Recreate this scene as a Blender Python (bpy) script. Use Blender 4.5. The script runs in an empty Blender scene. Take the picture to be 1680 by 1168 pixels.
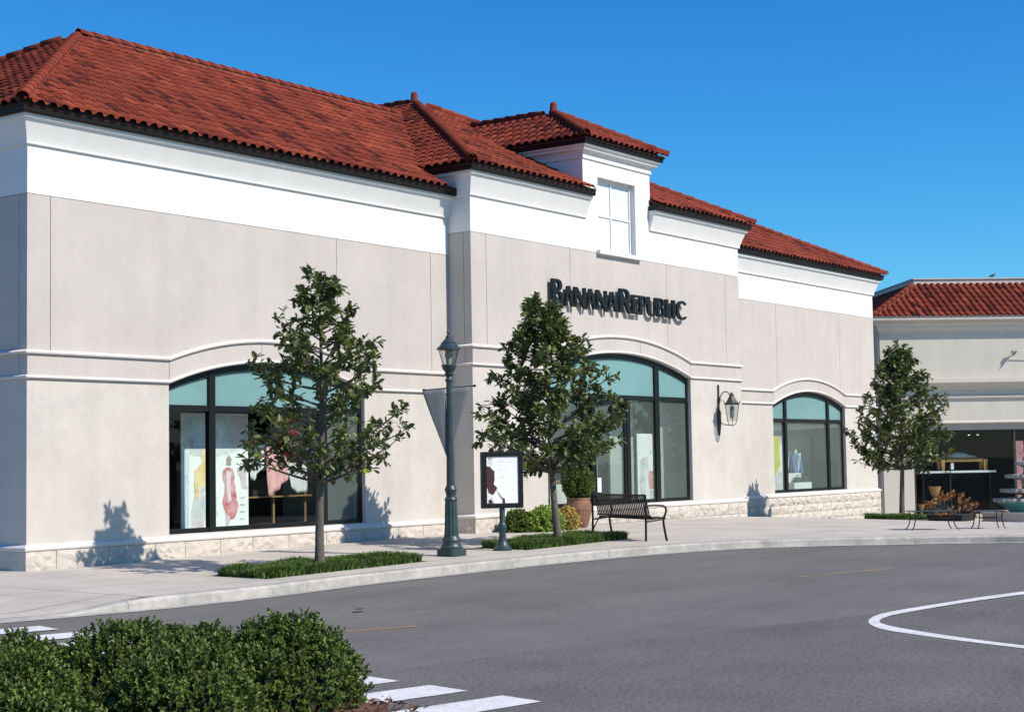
import bpy, bmesh, math, random
import numpy as np
from mathutils import Vector, Matrix
random.seed(7)
rng = np.random.default_rng(7)
R = math.radians
sc = bpy.context.scene

# ------------------------------------------------------------------ camera
F_PX, YAW, PITCH, ROLL, EYE = 2633.7, R(36.26), R(3.72), R(0.975), 1.6
fw = Vector((math.cos(YAW) * math.cos(PITCH), math.sin(YAW) * math.cos(PITCH), math.sin(PITCH)))
rt = Vector((math.sin(YAW), -math.cos(YAW), 0))
upv = rt.cross(fw)
cr = rt * math.cos(ROLL) - upv * math.sin(ROLL)
cu = upv * math.cos(ROLL) + rt * math.sin(ROLL)
cd = bpy.data.cameras.new('camera')
cd.sensor_width = 36; cd.lens = F_PX / 1680 * 36
cd.clip_start = 0.1; cd.clip_end = 3000
cam = bpy.data.objects.new('camera', cd)
sc.collection.objects.link(cam)
m = Matrix((cr, cu, -fw)).transposed().to_4x4()
m.translation = (0, 0, EYE)
cam.matrix_world = m
sc.camera = cam

# ------------------------------------------------------------------ sky, sun, exposure
SUN_AZ, SUN_EL = R(9), R(43)          # azimuth measured from the facade normal, towards the right end of the facade
sdir = Vector((math.sin(SUN_AZ) * math.cos(SUN_EL), -math.cos(SUN_AZ) * math.cos(SUN_EL), math.sin(SUN_EL)))
w = bpy.data.worlds.new('World'); sc.world = w; w.use_nodes = True
nt = w.node_tree; nt.nodes.clear()
sky = nt.nodes.new('ShaderNodeTexSky'); sky.sky_type = 'NISHITA'; sky.sun_disc = False
sky.sun_elevation = SUN_EL
sky.sun_rotation = math.atan2(sdir.x, sdir.y)
sky.altitude = 300; sky.air_density = 1.0; sky.dust_density = 0.2; sky.ozone_density = 3.0
# one global tone curve for the whole sky: deeper blue aloft, paler towards the horizon
sp = nt.nodes.new('ShaderNodeSeparateColor'); cb = nt.nodes.new('ShaderNodeCombineColor')
nt.links.new(sky.outputs[0], sp.inputs[0])
KS = 0.1142
for ch, (gain, ex, k2) in enumerate(((0.46, 2.0, 4.6), (0.86, 1.3, 1.43), (1.14, 0.8, 1.10))):
    last = sp.outputs[ch]
    for op, val in (('MULTIPLY', KS * gain), ('POWER', ex), ('MULTIPLY', k2), ('MINIMUM', 1.2), ('MULTIPLY', 1 / KS)):
        mn = nt.nodes.new('ShaderNodeMath'); mn.operation = op; mn.inputs[1].default_value = val
        nt.links.new(last, mn.inputs[0]); last = mn.outputs[0]
    nt.links.new(last, cb.inputs[ch])
bg = nt.nodes.new('ShaderNodeBackground'); bg.inputs['Strength'].default_value = 0.098
wo = nt.nodes.new('ShaderNodeOutputWorld')
nt.links.new(cb.outputs[0], bg.inputs[0]); nt.links.new(bg.outputs[0], wo.inputs[0])
sl = bpy.data.lights.new('sun', 'SUN'); sl.energy = 5.0; sl.angle = R(0.5); sl.color = (1.0, 0.905, 0.79)
so = bpy.data.objects.new('sun', sl); sc.collection.objects.link(so)
so.rotation_euler = sdir.to_track_quat('Z', 'Y').to_euler()
so.location = (20, -20, 40)
vs = sc.view_settings
vs.view_transform = 'Standard'; vs.look = 'None'; vs.exposure = 0.2; vs.gamma = 1.0; vs.use_curve_mapping = False

# ------------------------------------------------------------------ materials
M = {}
def material(name, col, rough=0.7, var=0.12, scale=3.0, col2=None, bump=0.0, bscale=40.0, metal=0.0, fine=0.0, fscale=60.0,
             streak=0.0, sscale=(2.2, 2.2, 0.16), spec=0.5, attr=None, trans=0.0):
    mt = bpy.data.materials.new(name); mt.use_nodes = True
    n = mt.node_tree.nodes; l = mt.node_tree.links
    b = n['Principled BSDF']
    b.inputs['Roughness'].default_value = rough; b.inputs['Metallic'].default_value = metal
    b.inputs['Specular IOR Level'].default_value = spec
    tc = n.new('ShaderNodeTexCoord')
    c2 = col2 or tuple(max(0, c * (1 - var)) for c in col)
    c1 = col if col2 else tuple(min(1, c * (1 + var)) for c in col)
    nz = n.new('ShaderNodeTexNoise'); nz.inputs['Scale'].default_value = scale; nz.inputs['Detail'].default_value = 6
    nz.inputs['Roughness'].default_value = 0.62
    l.new(tc.outputs['Object'], nz.inputs['Vector'])
    rp = n.new('ShaderNodeValToRGB'); rp.color_ramp.elements[0].position = 0.32; rp.color_ramp.elements[1].position = 0.68
    rp.color_ramp.elements[0].color = (*c2, 1); rp.color_ramp.elements[1].color = (*c1, 1)
    l.new(nz.outputs['Fac'], rp.inputs['Fac'])
    out = rp.outputs['Color']
    def mul(out, fac_socket, lo, hi, amt=1.0):
        mr = n.new('ShaderNodeMapRange'); mr.inputs['From Min'].default_value = 0.3; mr.inputs['From Max'].default_value = 0.7
        mr.inputs['To Min'].default_value = lo; mr.inputs['To Max'].default_value = hi
        l.new(fac_socket, mr.inputs['Value'])
        mx = n.new('ShaderNodeMix'); mx.data_type = 'RGBA'; mx.blend_type = 'MULTIPLY'; mx.inputs[0].default_value = 1.0
        l.new(out, mx.inputs[6]); l.new(mr.outputs[0], mx.inputs[7])
        return mx.outputs[2]
    if fine:
        nf = n.new('ShaderNodeTexNoise'); nf.inputs['Scale'].default_value = fscale; nf.inputs['Detail'].default_value = 3
        l.new(tc.outputs['Object'], nf.inputs['Vector'])
        out = mul(out, nf.outputs['Fac'], 1 - fine, 1 + fine)
    if streak:
        mp = n.new('ShaderNodeMapping'); mp.inputs['Scale'].default_value = sscale
        l.new(tc.outputs['Object'], mp.inputs['Vector'])
        ns = n.new('ShaderNodeTexNoise'); ns.inputs['Scale'].default_value = 1.6; ns.inputs['Detail'].default_value = 5
        l.new(mp.outputs[0], ns.inputs['Vector'])
        out = mul(out, ns.outputs['Fac'], 1 - streak, 1 + streak * 0.4)
    if attr:
        at = n.new('ShaderNodeAttribute'); at.attribute_name = attr
        r2 = n.new('ShaderNodeValToRGB'); cr_ = r2.color_ramp
        at_cols = ATTR[attr]
        while len(cr_.elements) < len(at_cols): cr_.elements.new(0.5)
        for e, (p, c) in zip(cr_.elements, at_cols): e.position = p; e.color = (*c, 1)
        l.new(at.outputs['Fac'], r2.inputs['Fac'])
        mx = n.new('ShaderNodeMix'); mx.data_type = 'RGBA'; mx.blend_type = 'MULTIPLY'; mx.inputs[0].default_value = 1.0
        l.new(out, mx.inputs[6]); l.new(r2.outputs[0], mx.inputs[7]); out = mx.outputs[2]
    l.new(out, b.inputs['Base Color'])
    if bump:
        nb = n.new('ShaderNodeTexNoise'); nb.inputs['Scale'].default_value = bscale; nb.inputs['Detail'].default_value = 5
        l.new(tc.outputs['Object'], nb.inputs['Vector'])
        bp = n.new('ShaderNodeBump'); bp.inputs['Strength'].default_value = bump; bp.inputs['Distance'].default_value = 0.02
        l.new(nb.outputs['Fac'], bp.inputs['Height']); l.new(bp.outputs[0], b.inputs['Normal'])
    if trans:
        ts = n.new('ShaderNodeBsdfTranslucent'); l.new(out, ts.inputs['Color'])
        ms = n.new('ShaderNodeMixShader'); ms.inputs[0].default_value = trans
        l.new(b.outputs[0], ms.inputs[1]); l.new(ts.outputs[0], ms.inputs[2])
        l.new(ms.outputs[0], n['Material Output'].inputs['Surface'])
    M[name] = mt
    return mt
# per-piece tints (a number stored on each tile / leaf): clay batches and leaf ages
ATTR = {'tile': [(0.0, (0.30, 0.30, 0.50)), (0.14, (0.50, 0.48, 0.62)), (0.3, (0.80, 0.78, 0.80)), (0.6, (1, 1, 1)), (0.85, (1.2, 1.2, 1.1)), (1.0, (1.45, 1.6, 1.5))],
        'leaf': [(0.0, (0.55, 0.6, 0.55)), (0.5, (1, 1, 1)), (0.9, (1.5, 1.35, 1.0)), (1.0, (2.6, 2.0, 1.0))]}
material('upper_wall', (0.478, 0.441, 0.408), 0.9, 0.05, 1.1, bump=0.14, bscale=40, fine=0.025, fscale=20, streak=0.045)
material('lower_wall', (0.515, 0.484, 0.442), 0.9, 0.06, 1.5, bump=0.16, bscale=30, fine=0.03, fscale=14, streak=0.04)
material('trim', (0.62, 0.58, 0.55), 0.85, 0.04, 2.5, bump=0.12, bscale=60, fine=0.03)
material('white_paint', (0.70, 0.70, 0.685), 0.8, 0.025, 1.4, bump=0.1, bscale=45, streak=0.03)
material('stone', (0.50, 0.452, 0.40), 0.92, 0.09, 4, bump=0.6, bscale=22, fine=0.09, fscale=14)
material('joint', (0.19, 0.175, 0.165), 0.95, 0.1, 6)
material('bronze_fascia', (0.010, 0.008, 0.007), 0.5, 0.15, 3, spec=0.2)
material('clay', (0.188, 0.038, 0.022), 0.85, 0.2, 2.4, spec=0.15, bump=0.3, bscale=45, fine=0.14, fscale=25, attr='tile')
material('mortar', (0.22, 0.085, 0.06), 0.95, 0.2, 8)
material('underlay', (0.06, 0.018, 0.012), 0.95, 0.2, 6)
material('frame_black', (0.008, 0.010, 0.011), 0.42, 0.1, 3, spec=0.25)
material('teal_panel', (0.27, 0.49, 0.495), 0.10, 0.05, 0.9, spec=0.6, trans=0.4)
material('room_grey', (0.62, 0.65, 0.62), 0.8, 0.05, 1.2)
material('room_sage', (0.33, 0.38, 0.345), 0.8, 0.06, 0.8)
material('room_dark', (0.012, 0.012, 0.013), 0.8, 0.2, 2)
material('room_floor', (0.16, 0.13, 0.10), 0.6, 0.2, 4)
material('print_white', (0.80, 0.81, 0.82), 0.6, 0.03, 1.5)
material('print_grey', (0.42, 0.44, 0.45), 0.7, 0.2, 3.5, col2=(0.74, 0.75, 0.76))
material('print_mauve', (0.55, 0.45, 0.48), 0.7, 0.2, 3.5, col2=(0.74, 0.68, 0.7))
material('print_yellow', (0.66, 0.42, 0.12), 0.7, 0.2, 5, col2=(0.8, 0.68, 0.42))
material('print_red', (0.50, 0.12, 0.14), 0.7, 0.2, 6, col2=(0.74, 0.42, 0.44))
material('print_blue', (0.45, 0.56, 0.62), 0.7, 0.2, 5, col2=(0.72, 0.77, 0.8))
material('pink_cloth', (0.72, 0.38, 0.38), 0.85, 0.15, 6, bump=0.2, bscale=20)
material('white_cloth', (0.70, 0.72, 0.74), 0.85, 0.06, 5, bump=0.2, bscale=20)
material('denim', (0.03, 0.05, 0.12), 0.85, 0.3, 12)
material('light_denim', (0.14, 0.24, 0.45), 0.85, 0.2, 12)
material('acid_yellow', (0.62, 0.60, 0.06), 0.7, 0.1, 4)
material('oak_wood', (0.26, 0.15, 0.07), 0.5, 0.25, 9)
material('asphalt', (0.134, 0.126, 0.115), 0.92, 0.13, 0.5, bump=0.5, bscale=60, fine=0.20, fscale=24, streak=0.13, sscale=(0.10, 0.9, 1))
material('asphalt_new', (0.120, 0.113, 0.104), 0.92, 0.14, 0.7, bump=0.7, bscale=50, fine=0.30, fscale=22, streak=0.12, sscale=(0.14, 0.8, 1))
material('road_white', (0.62, 0.62, 0.61), 0.8, 0.10, 3, bump=0.3, bscale=80, fine=0.12, fscale=24)
material('road_yellow', (0.27, 0.185, 0.09), 0.85, 0.2, 5, fine=0.25, fscale=20)
material('concrete', (0.435, 0.405, 0.352), 0.92, 0.12, 0.8, bump=0.2, bscale=60, fine=0.06, fscale=6)
material('kerb_concrete', (0.37, 0.355, 0.325), 0.92, 0.2, 1.6, bump=0.3, bscale=40, fine=0.14, fscale=7)
material('soil', (0.05, 0.035, 0.025), 0.95, 0.3, 9)
material('mulch', (0.12, 0.058, 0.036), 0.95, 0.4, 30)
material('earth', (0.12, 0.11, 0.09), 0.95, 0.2, 0.3)
material('lamp_green', (0.034, 0.058, 0.062), 0.42, 0.25, 9, bump=0.08, bscale=60, metal=0.2)
material('old_iron', (0.028, 0.031, 0.03), 0.55, 0.35, 14, bump=0.2, bscale=60)
material('bench_black', (0.006, 0.006, 0.006), 0.5, 0.1, 8, spec=0.3)
material('banner_cloth', (0.125, 0.14, 0.155), 0.8, 0.08, 3, bump=0.08, bscale=18)
material('bark', (0.105, 0.09, 0.078), 0.9, 0.35, 14, bump=0.9, bscale=30)
material('leaf', (0.108, 0.142, 0.044), 0.42, 0.25, 6, attr='leaf', trans=0.2, spec=0.4)
material('leaf_red', (0.34, 0.02, 0.02), 0.5, 0.2, 6)
material('box_leaf', (0.096, 0.146, 0.031), 0.45, 0.3, 5, attr='leaf', trans=0.2, spec=0.3)
material('lime_leaf', (0.25, 0.36, 0.07), 0.5, 0.25, 6, attr='leaf', trans=0.22)
material('tan_leaf', (0.42, 0.32, 0.11), 0.6, 0.25, 6, attr='leaf', trans=0.2)
material('rust_leaf', (0.26, 0.11, 0.035), 0.6, 0.35, 6, attr='leaf', trans=0.2)
material('grass', (0.07, 0.135, 0.022), 0.6, 0.3, 3, attr='leaf', trans=0.2)
material('twig', (0.018, 0.022, 0.010), 0.9, 0.3, 12)  # near-black green, painted shade for the inside of bushes
material('terracotta', (0.215, 0.105, 0.066), 0.75, 0.25, 5, bump=0.2, bscale=25, fine=0.12, fscale=14)
material('cream_wall', (0.55, 0.52, 0.45), 0.85, 0.035, 1.2, bump=0.15, bscale=45, streak=0.05)
material('cream_trim', (0.57, 0.53, 0.46), 0.85, 0.05, 2)
material('tan_trim', (0.40, 0.36, 0.32), 0.85, 0.06, 2)
material('fountain_stone', (0.27, 0.275, 0.25), 0.85, 0.35, 9, bump=0.6, bscale=30)
material('fountain_teal', (0.13, 0.29, 0.28), 0.5, 0.15, 4)
material('water_film', (0.24, 0.5, 0.48), 0.08, 0.1, 5)
material('maroon', (0.15, 0.03, 0.035), 0.6, 0.2, 5)
material('print_maroon', (0.05, 0.012, 0.016), 0.7, 0.2, 5)
material('skin_print', (0.36, 0.30, 0.28), 0.7, 0.15, 6)
material('steel', (0.45, 0.46, 0.46), 0.35, 0.05, 3, metal=0.8)
material('linen', (0.55, 0.54, 0.50), 0.85, 0.12, 8)
material('lamp_shade', (0.50, 0.28, 0.10), 0.7, 0.25, 6)
material('lamp_glass_in', (0.40, 0.42, 0.38), 0.25, 0.1, 8)
material('bird_grey', (0.06, 0.06, 0.065), 0.7, 0.2, 12)
def glass(name, tint, gloss=0.9):
    mt = bpy.data.materials.new(name); mt.use_nodes = True
    n = mt.node_tree.nodes; l = mt.node_tree.links; n.remove(n['Principled BSDF'])
    tr = n.new('ShaderNodeBsdfTransparent'); tr.inputs[0].default_value = (*tint, 1)
    gl = n.new('ShaderNodeBsdfGlossy'); gl.inputs['Roughness'].default_value = 0.015; gl.inputs['Color'].default_value = (gloss, gloss, gloss, 1)
    lw = n.new('ShaderNodeLayerWeight'); lw.inputs['Blend'].default_value = 0.5
    pw = n.new('ShaderNodeMath'); pw.operation = 'POWER'; pw.inputs[1].default_value = 4.0; l.new(lw.outputs['Facing'], pw.inputs[0])
    fr = n.new('ShaderNodeMapRange'); fr.inputs['To Min'].default_value = 0.01; fr.inputs['To Max'].default_value = 0.9; l.new(pw.outputs[0], fr.inputs['Value'])
    mx = n.new('ShaderNodeMixShader')
    l.new(fr.outputs[0], mx.inputs[0]); l.new(tr.outputs[0], mx.inputs[1]); l.new(gl.outputs[0], mx.inputs[2])
    l.new(mx.outputs[0], n['Material Output'].inputs['Surface']); M[name] = mt
glass('window_glass', (0.93, 0.965, 0.955))
def veil(name, amt, col):                                             # glass with pale diffuse colour mixed in to brighten dim panes
    glass(name, (0.93, 0.965, 0.955)); n = M[name].node_tree.nodes; l = M[name].node_tree.links
    out = n['Material Output']; src = out.inputs['Surface'].links[0].from_socket
    df = n.new('ShaderNodeBsdfDiffuse'); df.inputs[0].default_value = (*col, 1)
    mx = n.new('ShaderNodeMixShader'); mx.inputs[0].default_value = amt
    l.new(src, mx.inputs[1]); l.new(df.outputs[0], mx.inputs[2]); l.new(mx.outputs[0], out.inputs['Surface'])
veil('veiled_glass', 0.085, (0.46, 0.55, 0.50)); veil('light_veil_glass', 0.06, (0.46, 0.55, 0.50))
glass('lantern_glass', (0.80, 0.83, 0.80))
def emit(name, col, s):
    mt = bpy.data.materials.new(name); mt.use_nodes = True
    b = mt.node_tree.nodes['Principled BSDF']; b.inputs['Emission Color'].default_value = (*col, 1); b.inputs['Emission Strength'].default_value = s
    M[name] = mt
emit('spot_glow', (1, 0.92, 0.8), 6)

# ------------------------------------------------------------------ helpers
COL = sc.collection
def place(o, parent):
    COL.objects.link(o)
    if parent is not None:
        o.parent = parent
        if parent.parent is None: b = Matrix.Translation(parent.location)
        else: b = Matrix.Translation(parent.location) if parent.type == 'EMPTY' else Matrix.Identity(4)
        o.matrix_parent_inverse = b.inverted()
    return o
def tag(o, label=None, cat=None, group=None, kind=None):
    if label: o['label'] = label
    if cat: o['category'] = cat
    if group: o['group'] = group
    if kind: o['kind'] = kind
    return o
def empty(name, loc, label, cat, group=None):
    o = bpy.data.objects.new(name, None); o.location = loc; o.empty_display_size = 0.2
    COL.objects.link(o); tag(o, label, cat, group); return o
class MB:
    def __init__(s): s.v = []; s.f = []; s.mi = []
    def add(s, vs, fs, mi=0):
        k = len(s.v); s.v += [tuple(p) for p in vs]
        s.f += [tuple(i + k for i in f) for f in fs]; s.mi += [mi] * len(fs); return s
    def box(s, x0, x1, y0, y1, z0, z1, mi=0):
        return s.add([(x0, y0, z0), (x1, y0, z0), (x1, y1, z0), (x0, y1, z0), (x0, y0, z1), (x1, y0, z1), (x1, y1, z1), (x0, y1, z1)],
                     [(3, 2, 1, 0), (4, 5, 6, 7), (0, 1, 5, 4), (1, 2, 6, 5), (2, 3, 7, 6), (3, 0, 4, 7)], mi)
    def hull(s, a, b, mi=0):                 # two point rings of equal length, capped
        n = len(a)
        return s.add(list(a) + list(b), [tuple(range(n))[::-1], tuple(range(n, 2 * n))] + [(i, (i + 1) % n, n + (i + 1) % n, n + i) for i in range(n)], mi)
    def prism_xz(s, poly, y0, y1, mi=0):     # polygon in (x, z), front y0
        return s.hull([(x, y1, z) for x, z in poly], [(x, y0, z) for x, z in poly], mi)
    def prism_xy(s, poly, z0, z1, mi=0):
        return s.hull([(x, y, z0) for x, y in poly], [(x, y, z1) for x, y in poly], mi)
    def tube(s, pts, rad, n=8, mi=0, cap=True):
        pts = [Vector(p) for p in pts]
        rad = rad if isinstance(rad, (list, tuple)) else [rad] * len(pts)
        k = len(s.v); ref = None
        for i, p in enumerate(pts):
            t = (pts[min(i + 1, len(pts) - 1)] - pts[max(i - 1, 0)]).normalized()
            if ref is None: ref = t.orthogonal().normalized()
            ref = (ref - t * ref.dot(t))
            ref = ref.normalized() if ref.length > 1e-6 else t.orthogonal().normalized()
            b = t.cross(ref)
            for j in range(n):
                a = 2 * math.pi * j / n
                s.v.append(tuple(p + (ref * math.cos(a) + b * math.sin(a)) * rad[i]))
        for i in range(len(pts) - 1):
            for j in range(n):
                s.f.append((k + i * n + j, k + i * n + (j + 1) % n, k + (i + 1) * n + (j + 1) % n, k + (i + 1) * n + j)); s.mi.append(mi)
        if cap:
            s.f.append(tuple(k + j for j in range(n))[::-1]); s.mi.append(mi)
            s.f.append(tuple(k + (len(pts) - 1) * n + j for j in range(n))); s.mi.append(mi)
        return s
    def lathe(s, c, prof, n=24, mi=0, rfun=None, a0=0.0):
        k = len(s.v)
        for r, z in prof:
            for j in range(n):
                a = a0 + 2 * math.pi * j / n; rr = r * (rfun(a, r, z) if rfun else 1)
                s.v.append((c[0] + rr * math.cos(a), c[1] + rr * math.sin(a), c[2] + z))
        for i in range(len(prof) - 1):
            for j in range(n):
                s.f.append((k + i * n + j, k + i * n + (j + 1) % n, k + (i + 1) * n + (j + 1) % n, k + (i + 1) * n + j)); s.mi.append(mi)
        s.f.append(tuple(k + j for j in range(n))[::-1]); s.mi.append(mi)
        s.f.append(tuple(k + (len(prof) - 1) * n + j for j in range(n))); s.mi.append(mi)
        return s
    def sweep(s, path, prof, k=(0, 0, 1), mi=0):   # closed profile (a along t x k, b along k), mitred
        k = Vector(k); P = [Vector(p) for p in path]; n = len(prof); base = len(s.v)
        for i, p in enumerate(P):
            t0 = (P[i] - P[i - 1]).normalized() if i else None
            t1 = (P[i + 1] - P[i]).normalized() if i < len(P) - 1 else None
            n0 = t0.cross(k) if t0 else None; n1 = t1.cross(k) if t1 else None
            if n0 and n1:
                nn = (n0 + n1); nn = nn.normalized(); nn = nn / max(0.3, nn.dot(n0))
            else: nn = n0 or n1
            for a, b in prof: s.v.append(tuple(p + nn * a + k * b))
        for i in range(len(P) - 1):
            for j in range(n):
                s.f.append((base + i * n + j, base + i * n + (j + 1) % n, base + (i + 1) * n + (j + 1) % n, base + (i + 1) * n + j)); s.mi.append(mi)
        s.f.append(tuple(base + j for j in range(n))[::-1]); s.mi.append(mi)
        e = base + (len(P) - 1) * n
        s.f.append(tuple(e + j for j in range(n))); s.mi.append(mi)
        return s
    def build(s, name, mats, parent=None, smooth=False, bevel=0, xf=None, fix=True):
        me = bpy.data.meshes.new(name)
        me.from_pydata([tuple(xf @ Vector(v)) for v in s.v] if xf is not None else s.v, [], s.f)
        mats = mats if isinstance(mats, (list, tuple)) else [mats]
        for q in mats: me.materials.append(M[q])
        if len(mats) > 1: me.polygons.foreach_set('material_index', s.mi)
        if fix:
            bm = bmesh.new(); bm.from_mesh(me); bmesh.ops.recalc_face_normals(bm, faces=bm.faces); bm.to_mesh(me); bm.free()
        o = bpy.data.objects.new(name, me)
        place(o, parent)
        if bevel:
            md = o.modifiers.new('bevel', 'BEVEL'); md.width = bevel; md.segments = 2; md.limit_method = 'ANGLE'
        if smooth:
            me.polygons.foreach_set('use_smooth', [True] * len(me.polygons))
            md = o.modifiers.new('split', 'EDGE_SPLIT'); md.split_angle = R(38)
        return o
def box(name, mat, parent, *a, **k): return MB().box(*a).build(name, mat, parent, **k)
def smooth01(t): t = min(1, max(0, t)); return t * t * (3 - 2 * t)

# ------------------------------------------------------------------ the lie of the land (metres): falls gently to the right, cross-fall to the kerb
GX = [-100, 16, 26, 35, 38.6, 43.4, 49, 55, 70, 200]; GZ = [0, 0, .1, .08, -.01, -.25, -.45, -.65, -1., -1.]
def G(x, y): return float(np.interp(x, GX, GZ)) - 0.012 * min(max(20.5 - y, 0), 8)
KERB = [(-40, 21), (0, 17.8), (8, 16.75), (11.77, 16.17), (12.96, 15.97), (14, 15.84), (15.6, 15.84), (17.95, 15.9), (21.25, 15.68), (23.7, 15.37), (25.3, 14.98), (27.3, 14.25),
        (28.9, 13.13), (30.15, 11.8), (30.9, 10.5), (31.4, 8.5), (31.7, 5), (31.8, -2), (31.8, -40)]
def catmull(P, step=0.5):
    out = []
    for i in range(len(P) - 1):
        p0 = np.array(P[max(i - 1, 0)], float); p1 = np.array(P[i], float); p2 = np.array(P[i + 1], float); p3 = np.array(P[min(i + 2, len(P) - 1)], float)
        n = max(1, int(np.linalg.norm(p2 - p1) / step))
        for k in range(n):
            t = k / n
            out.append(tuple(0.5 * ((2 * p1) + (-p0 + p2) * t + (2 * p0 - 5 * p1 + 4 * p2 - p3) * t * t + (-p0 + 3 * p1 - 3 * p2 + p3) * t ** 3)))
    out.append(tuple(P[-1])); return out
KL = catmull(KERB)
KA = np.array(KL)
def kh(x): return 0.015 + 0.125 * smooth01((x - 12.4) / 1.5)      # kerb height: dropped at the crossing on the left
def kdist(x, y):
    d = np.hypot(KA[:, 0] - x, KA[:, 1] - y); return float(d.min())
def SW(x, y):                                                     # sidewalk surface
    if x > 15.5: return G(x, y)
    return G(x, y) - (0.14 - kh(x)) * (1 - smooth01(kdist(x, y) / 1.9))

# far ground sheet and the road
MB().add([(-900, -900, -1.9), (900, -900, -1.9), (900, 900, -1.9), (-900, 900, -1.9)], [(0, 1, 2, 3)]).build('ground', 'earth')['kind'] = 'structure'
def sheet(name, mat, xs, ys, zf, parent=None):
    mb = MB(); nx, ny = len(xs), len(ys)
    mb.add([(x, y, zf(x, y)) for y in ys for x in xs], [(j * nx + i, j * nx + i + 1, (j + 1) * nx + i + 1, (j + 1) * nx + i) for j in range(ny - 1) for i in range(nx - 1)])
    return mb.build(name, mat, parent)
road = tag(sheet('road', 'asphalt', list(np.arange(-60, 130.1, 1.0)), [-60, -30, -10, 0, 6, 10, 11, 12, 12.5, 13, 14, 15, 16, 17, 18, 19, 20.5, 22, 25], lambda x, y: G(x, y) - .14), kind='structure')
def rz(x, y): return G(x, y) - .14
# resurfaced strip on the near side, laid a few millimetres proud
seam = [(-20, 9.6), (-5, 9.75), (3, 9.7), (8, 9.62), (11.06, 9.38), (12.88, 9.07), (14.6, 8.55), (16.3, 8.01), (20, 6.6), (26, 4.4), (31, 2.0)]
mb = MB(); vs_ = []; fs_ = []
for i, (x, y) in enumerate(catmull(seam, 1.0)):
    yy = y + random.uniform(-.015, .015)
    vs_ += [(x, yy, rz(x, yy) + .005), (x, -35, rz(x, -35) + .005)]
for i in range(len(vs_) // 2 - 1): fs_.append((2 * i, 2 * i + 1, 2 * i + 3, 2 * i + 2))
mb.add(vs_, fs_).build('road_resurfacing', 'asphalt_new', road)
def decal(name, poly, mat, parent=road, h=.011, sub=None):
    mb = MB(); mb.add([(x, y, rz(x, y) + h) for x, y in poly], [tuple(range(len(poly)))]); return mb.build(name, mat, parent)
for k in range(0, 10):                                            # crosswalk bars
    yc = 7.37 + .86 * k; xr = 10.1 + .2 * (yc - 7.37); L = 3.0; wd = .24
    def e(u, v, w=0): return (xr - u * .98 + v * .2 + random.uniform(-.012, .012), yc + u * .2 + v * .98 + random.uniform(-.012, .012))
    n = 8
    poly = [e(L * i / n, -wd) for i in range(n + 1)] + [e(L * i / n, wd) for i in range(n, -1, -1)]
    decal('crosswalk_bar', poly, 'road_white')
outer = [(26, 5.6), (20.54, 7.01), (19.49, 7.26), (18.53, 7.42), (17.87, 7.53), (17.42, 7.57), (17.08, 7.54), (16.71, 7.44), (16.38, 7.29), (16.09, 7.09), (15.84, 6.82), (15.63, 6.47), (15.41, 6.06), (15.16, 5.54), (14.98, 5.13), (13.9, 2.6), (13.0, 0)]
inner = [(25.8, 5.5), (20.16, 6.88), (19.14, 7.13), (18.19, 7.29), (17.57, 7.37), (17.21, 7.4), (16.94, 7.37), (16.7, 7.31), (16.48, 7.2), (16.31, 7.05), (16.15, 6.85), (15.92, 6.52), (15.71, 6.18), (15.4, 5.63), (15.21, 5.21), (14.1, 2.6), (13.2, 0)]
def fine_(P, n=8):
    P = np.array(catmull(P, 0.25)); d = np.r_[0, np.cumsum(np.hypot(*np.diff(P, axis=0).T))]; t = np.linspace(0, d[-1], 160)
    return np.c_[np.interp(t, d, P[:, 0]), np.interp(t, d, P[:, 1])]
a, b = fine_(outer), fine_(inner)
mb = MB()
mb.add([(x, y, rz(x, y) + .011) for x, y in a] + [(x, y, rz(x, y) + .011) for x, y in b], [(i, i + 1, 160 + i + 1, 160 + i) for i in range(159)])
mb.build('lane_marking', 'road_white', road)
for (x0, y0), (x1, y1) in (((12.6, 12.2), (14.0, 11.65)), ((21.6, 10.68), (23.5, 10.05))):
    d = Vector((x1 - x0, y1 - y0)).normalized(); nx, ny = -d.y * .045, d.x * .045
    n = 6; A = [(x0 + (x1 - x0) * i / n, y0 + (y1 - y0) * i / n) for i in range(n + 1)]
    decal('yellow_line', [(x + nx, y + ny) for x, y in A] + [(x - nx, y - ny) for x, y in A[::-1]], 'road_yellow', h=.004)
for x, y, r in ((13.9, 13.9, .07), (15.2, 13.6, .05), (14.9, 13.35, .06)):      # tar spots
    decal('tar_spot', [(x + r * math.cos(i * .7) * random.uniform(.6, 1.3) * 1.6, y + r * math.sin(i * .7) * random.uniform(.6, 1.2)) for i in range(9)], 'bronze_fascia', h=.003)

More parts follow.
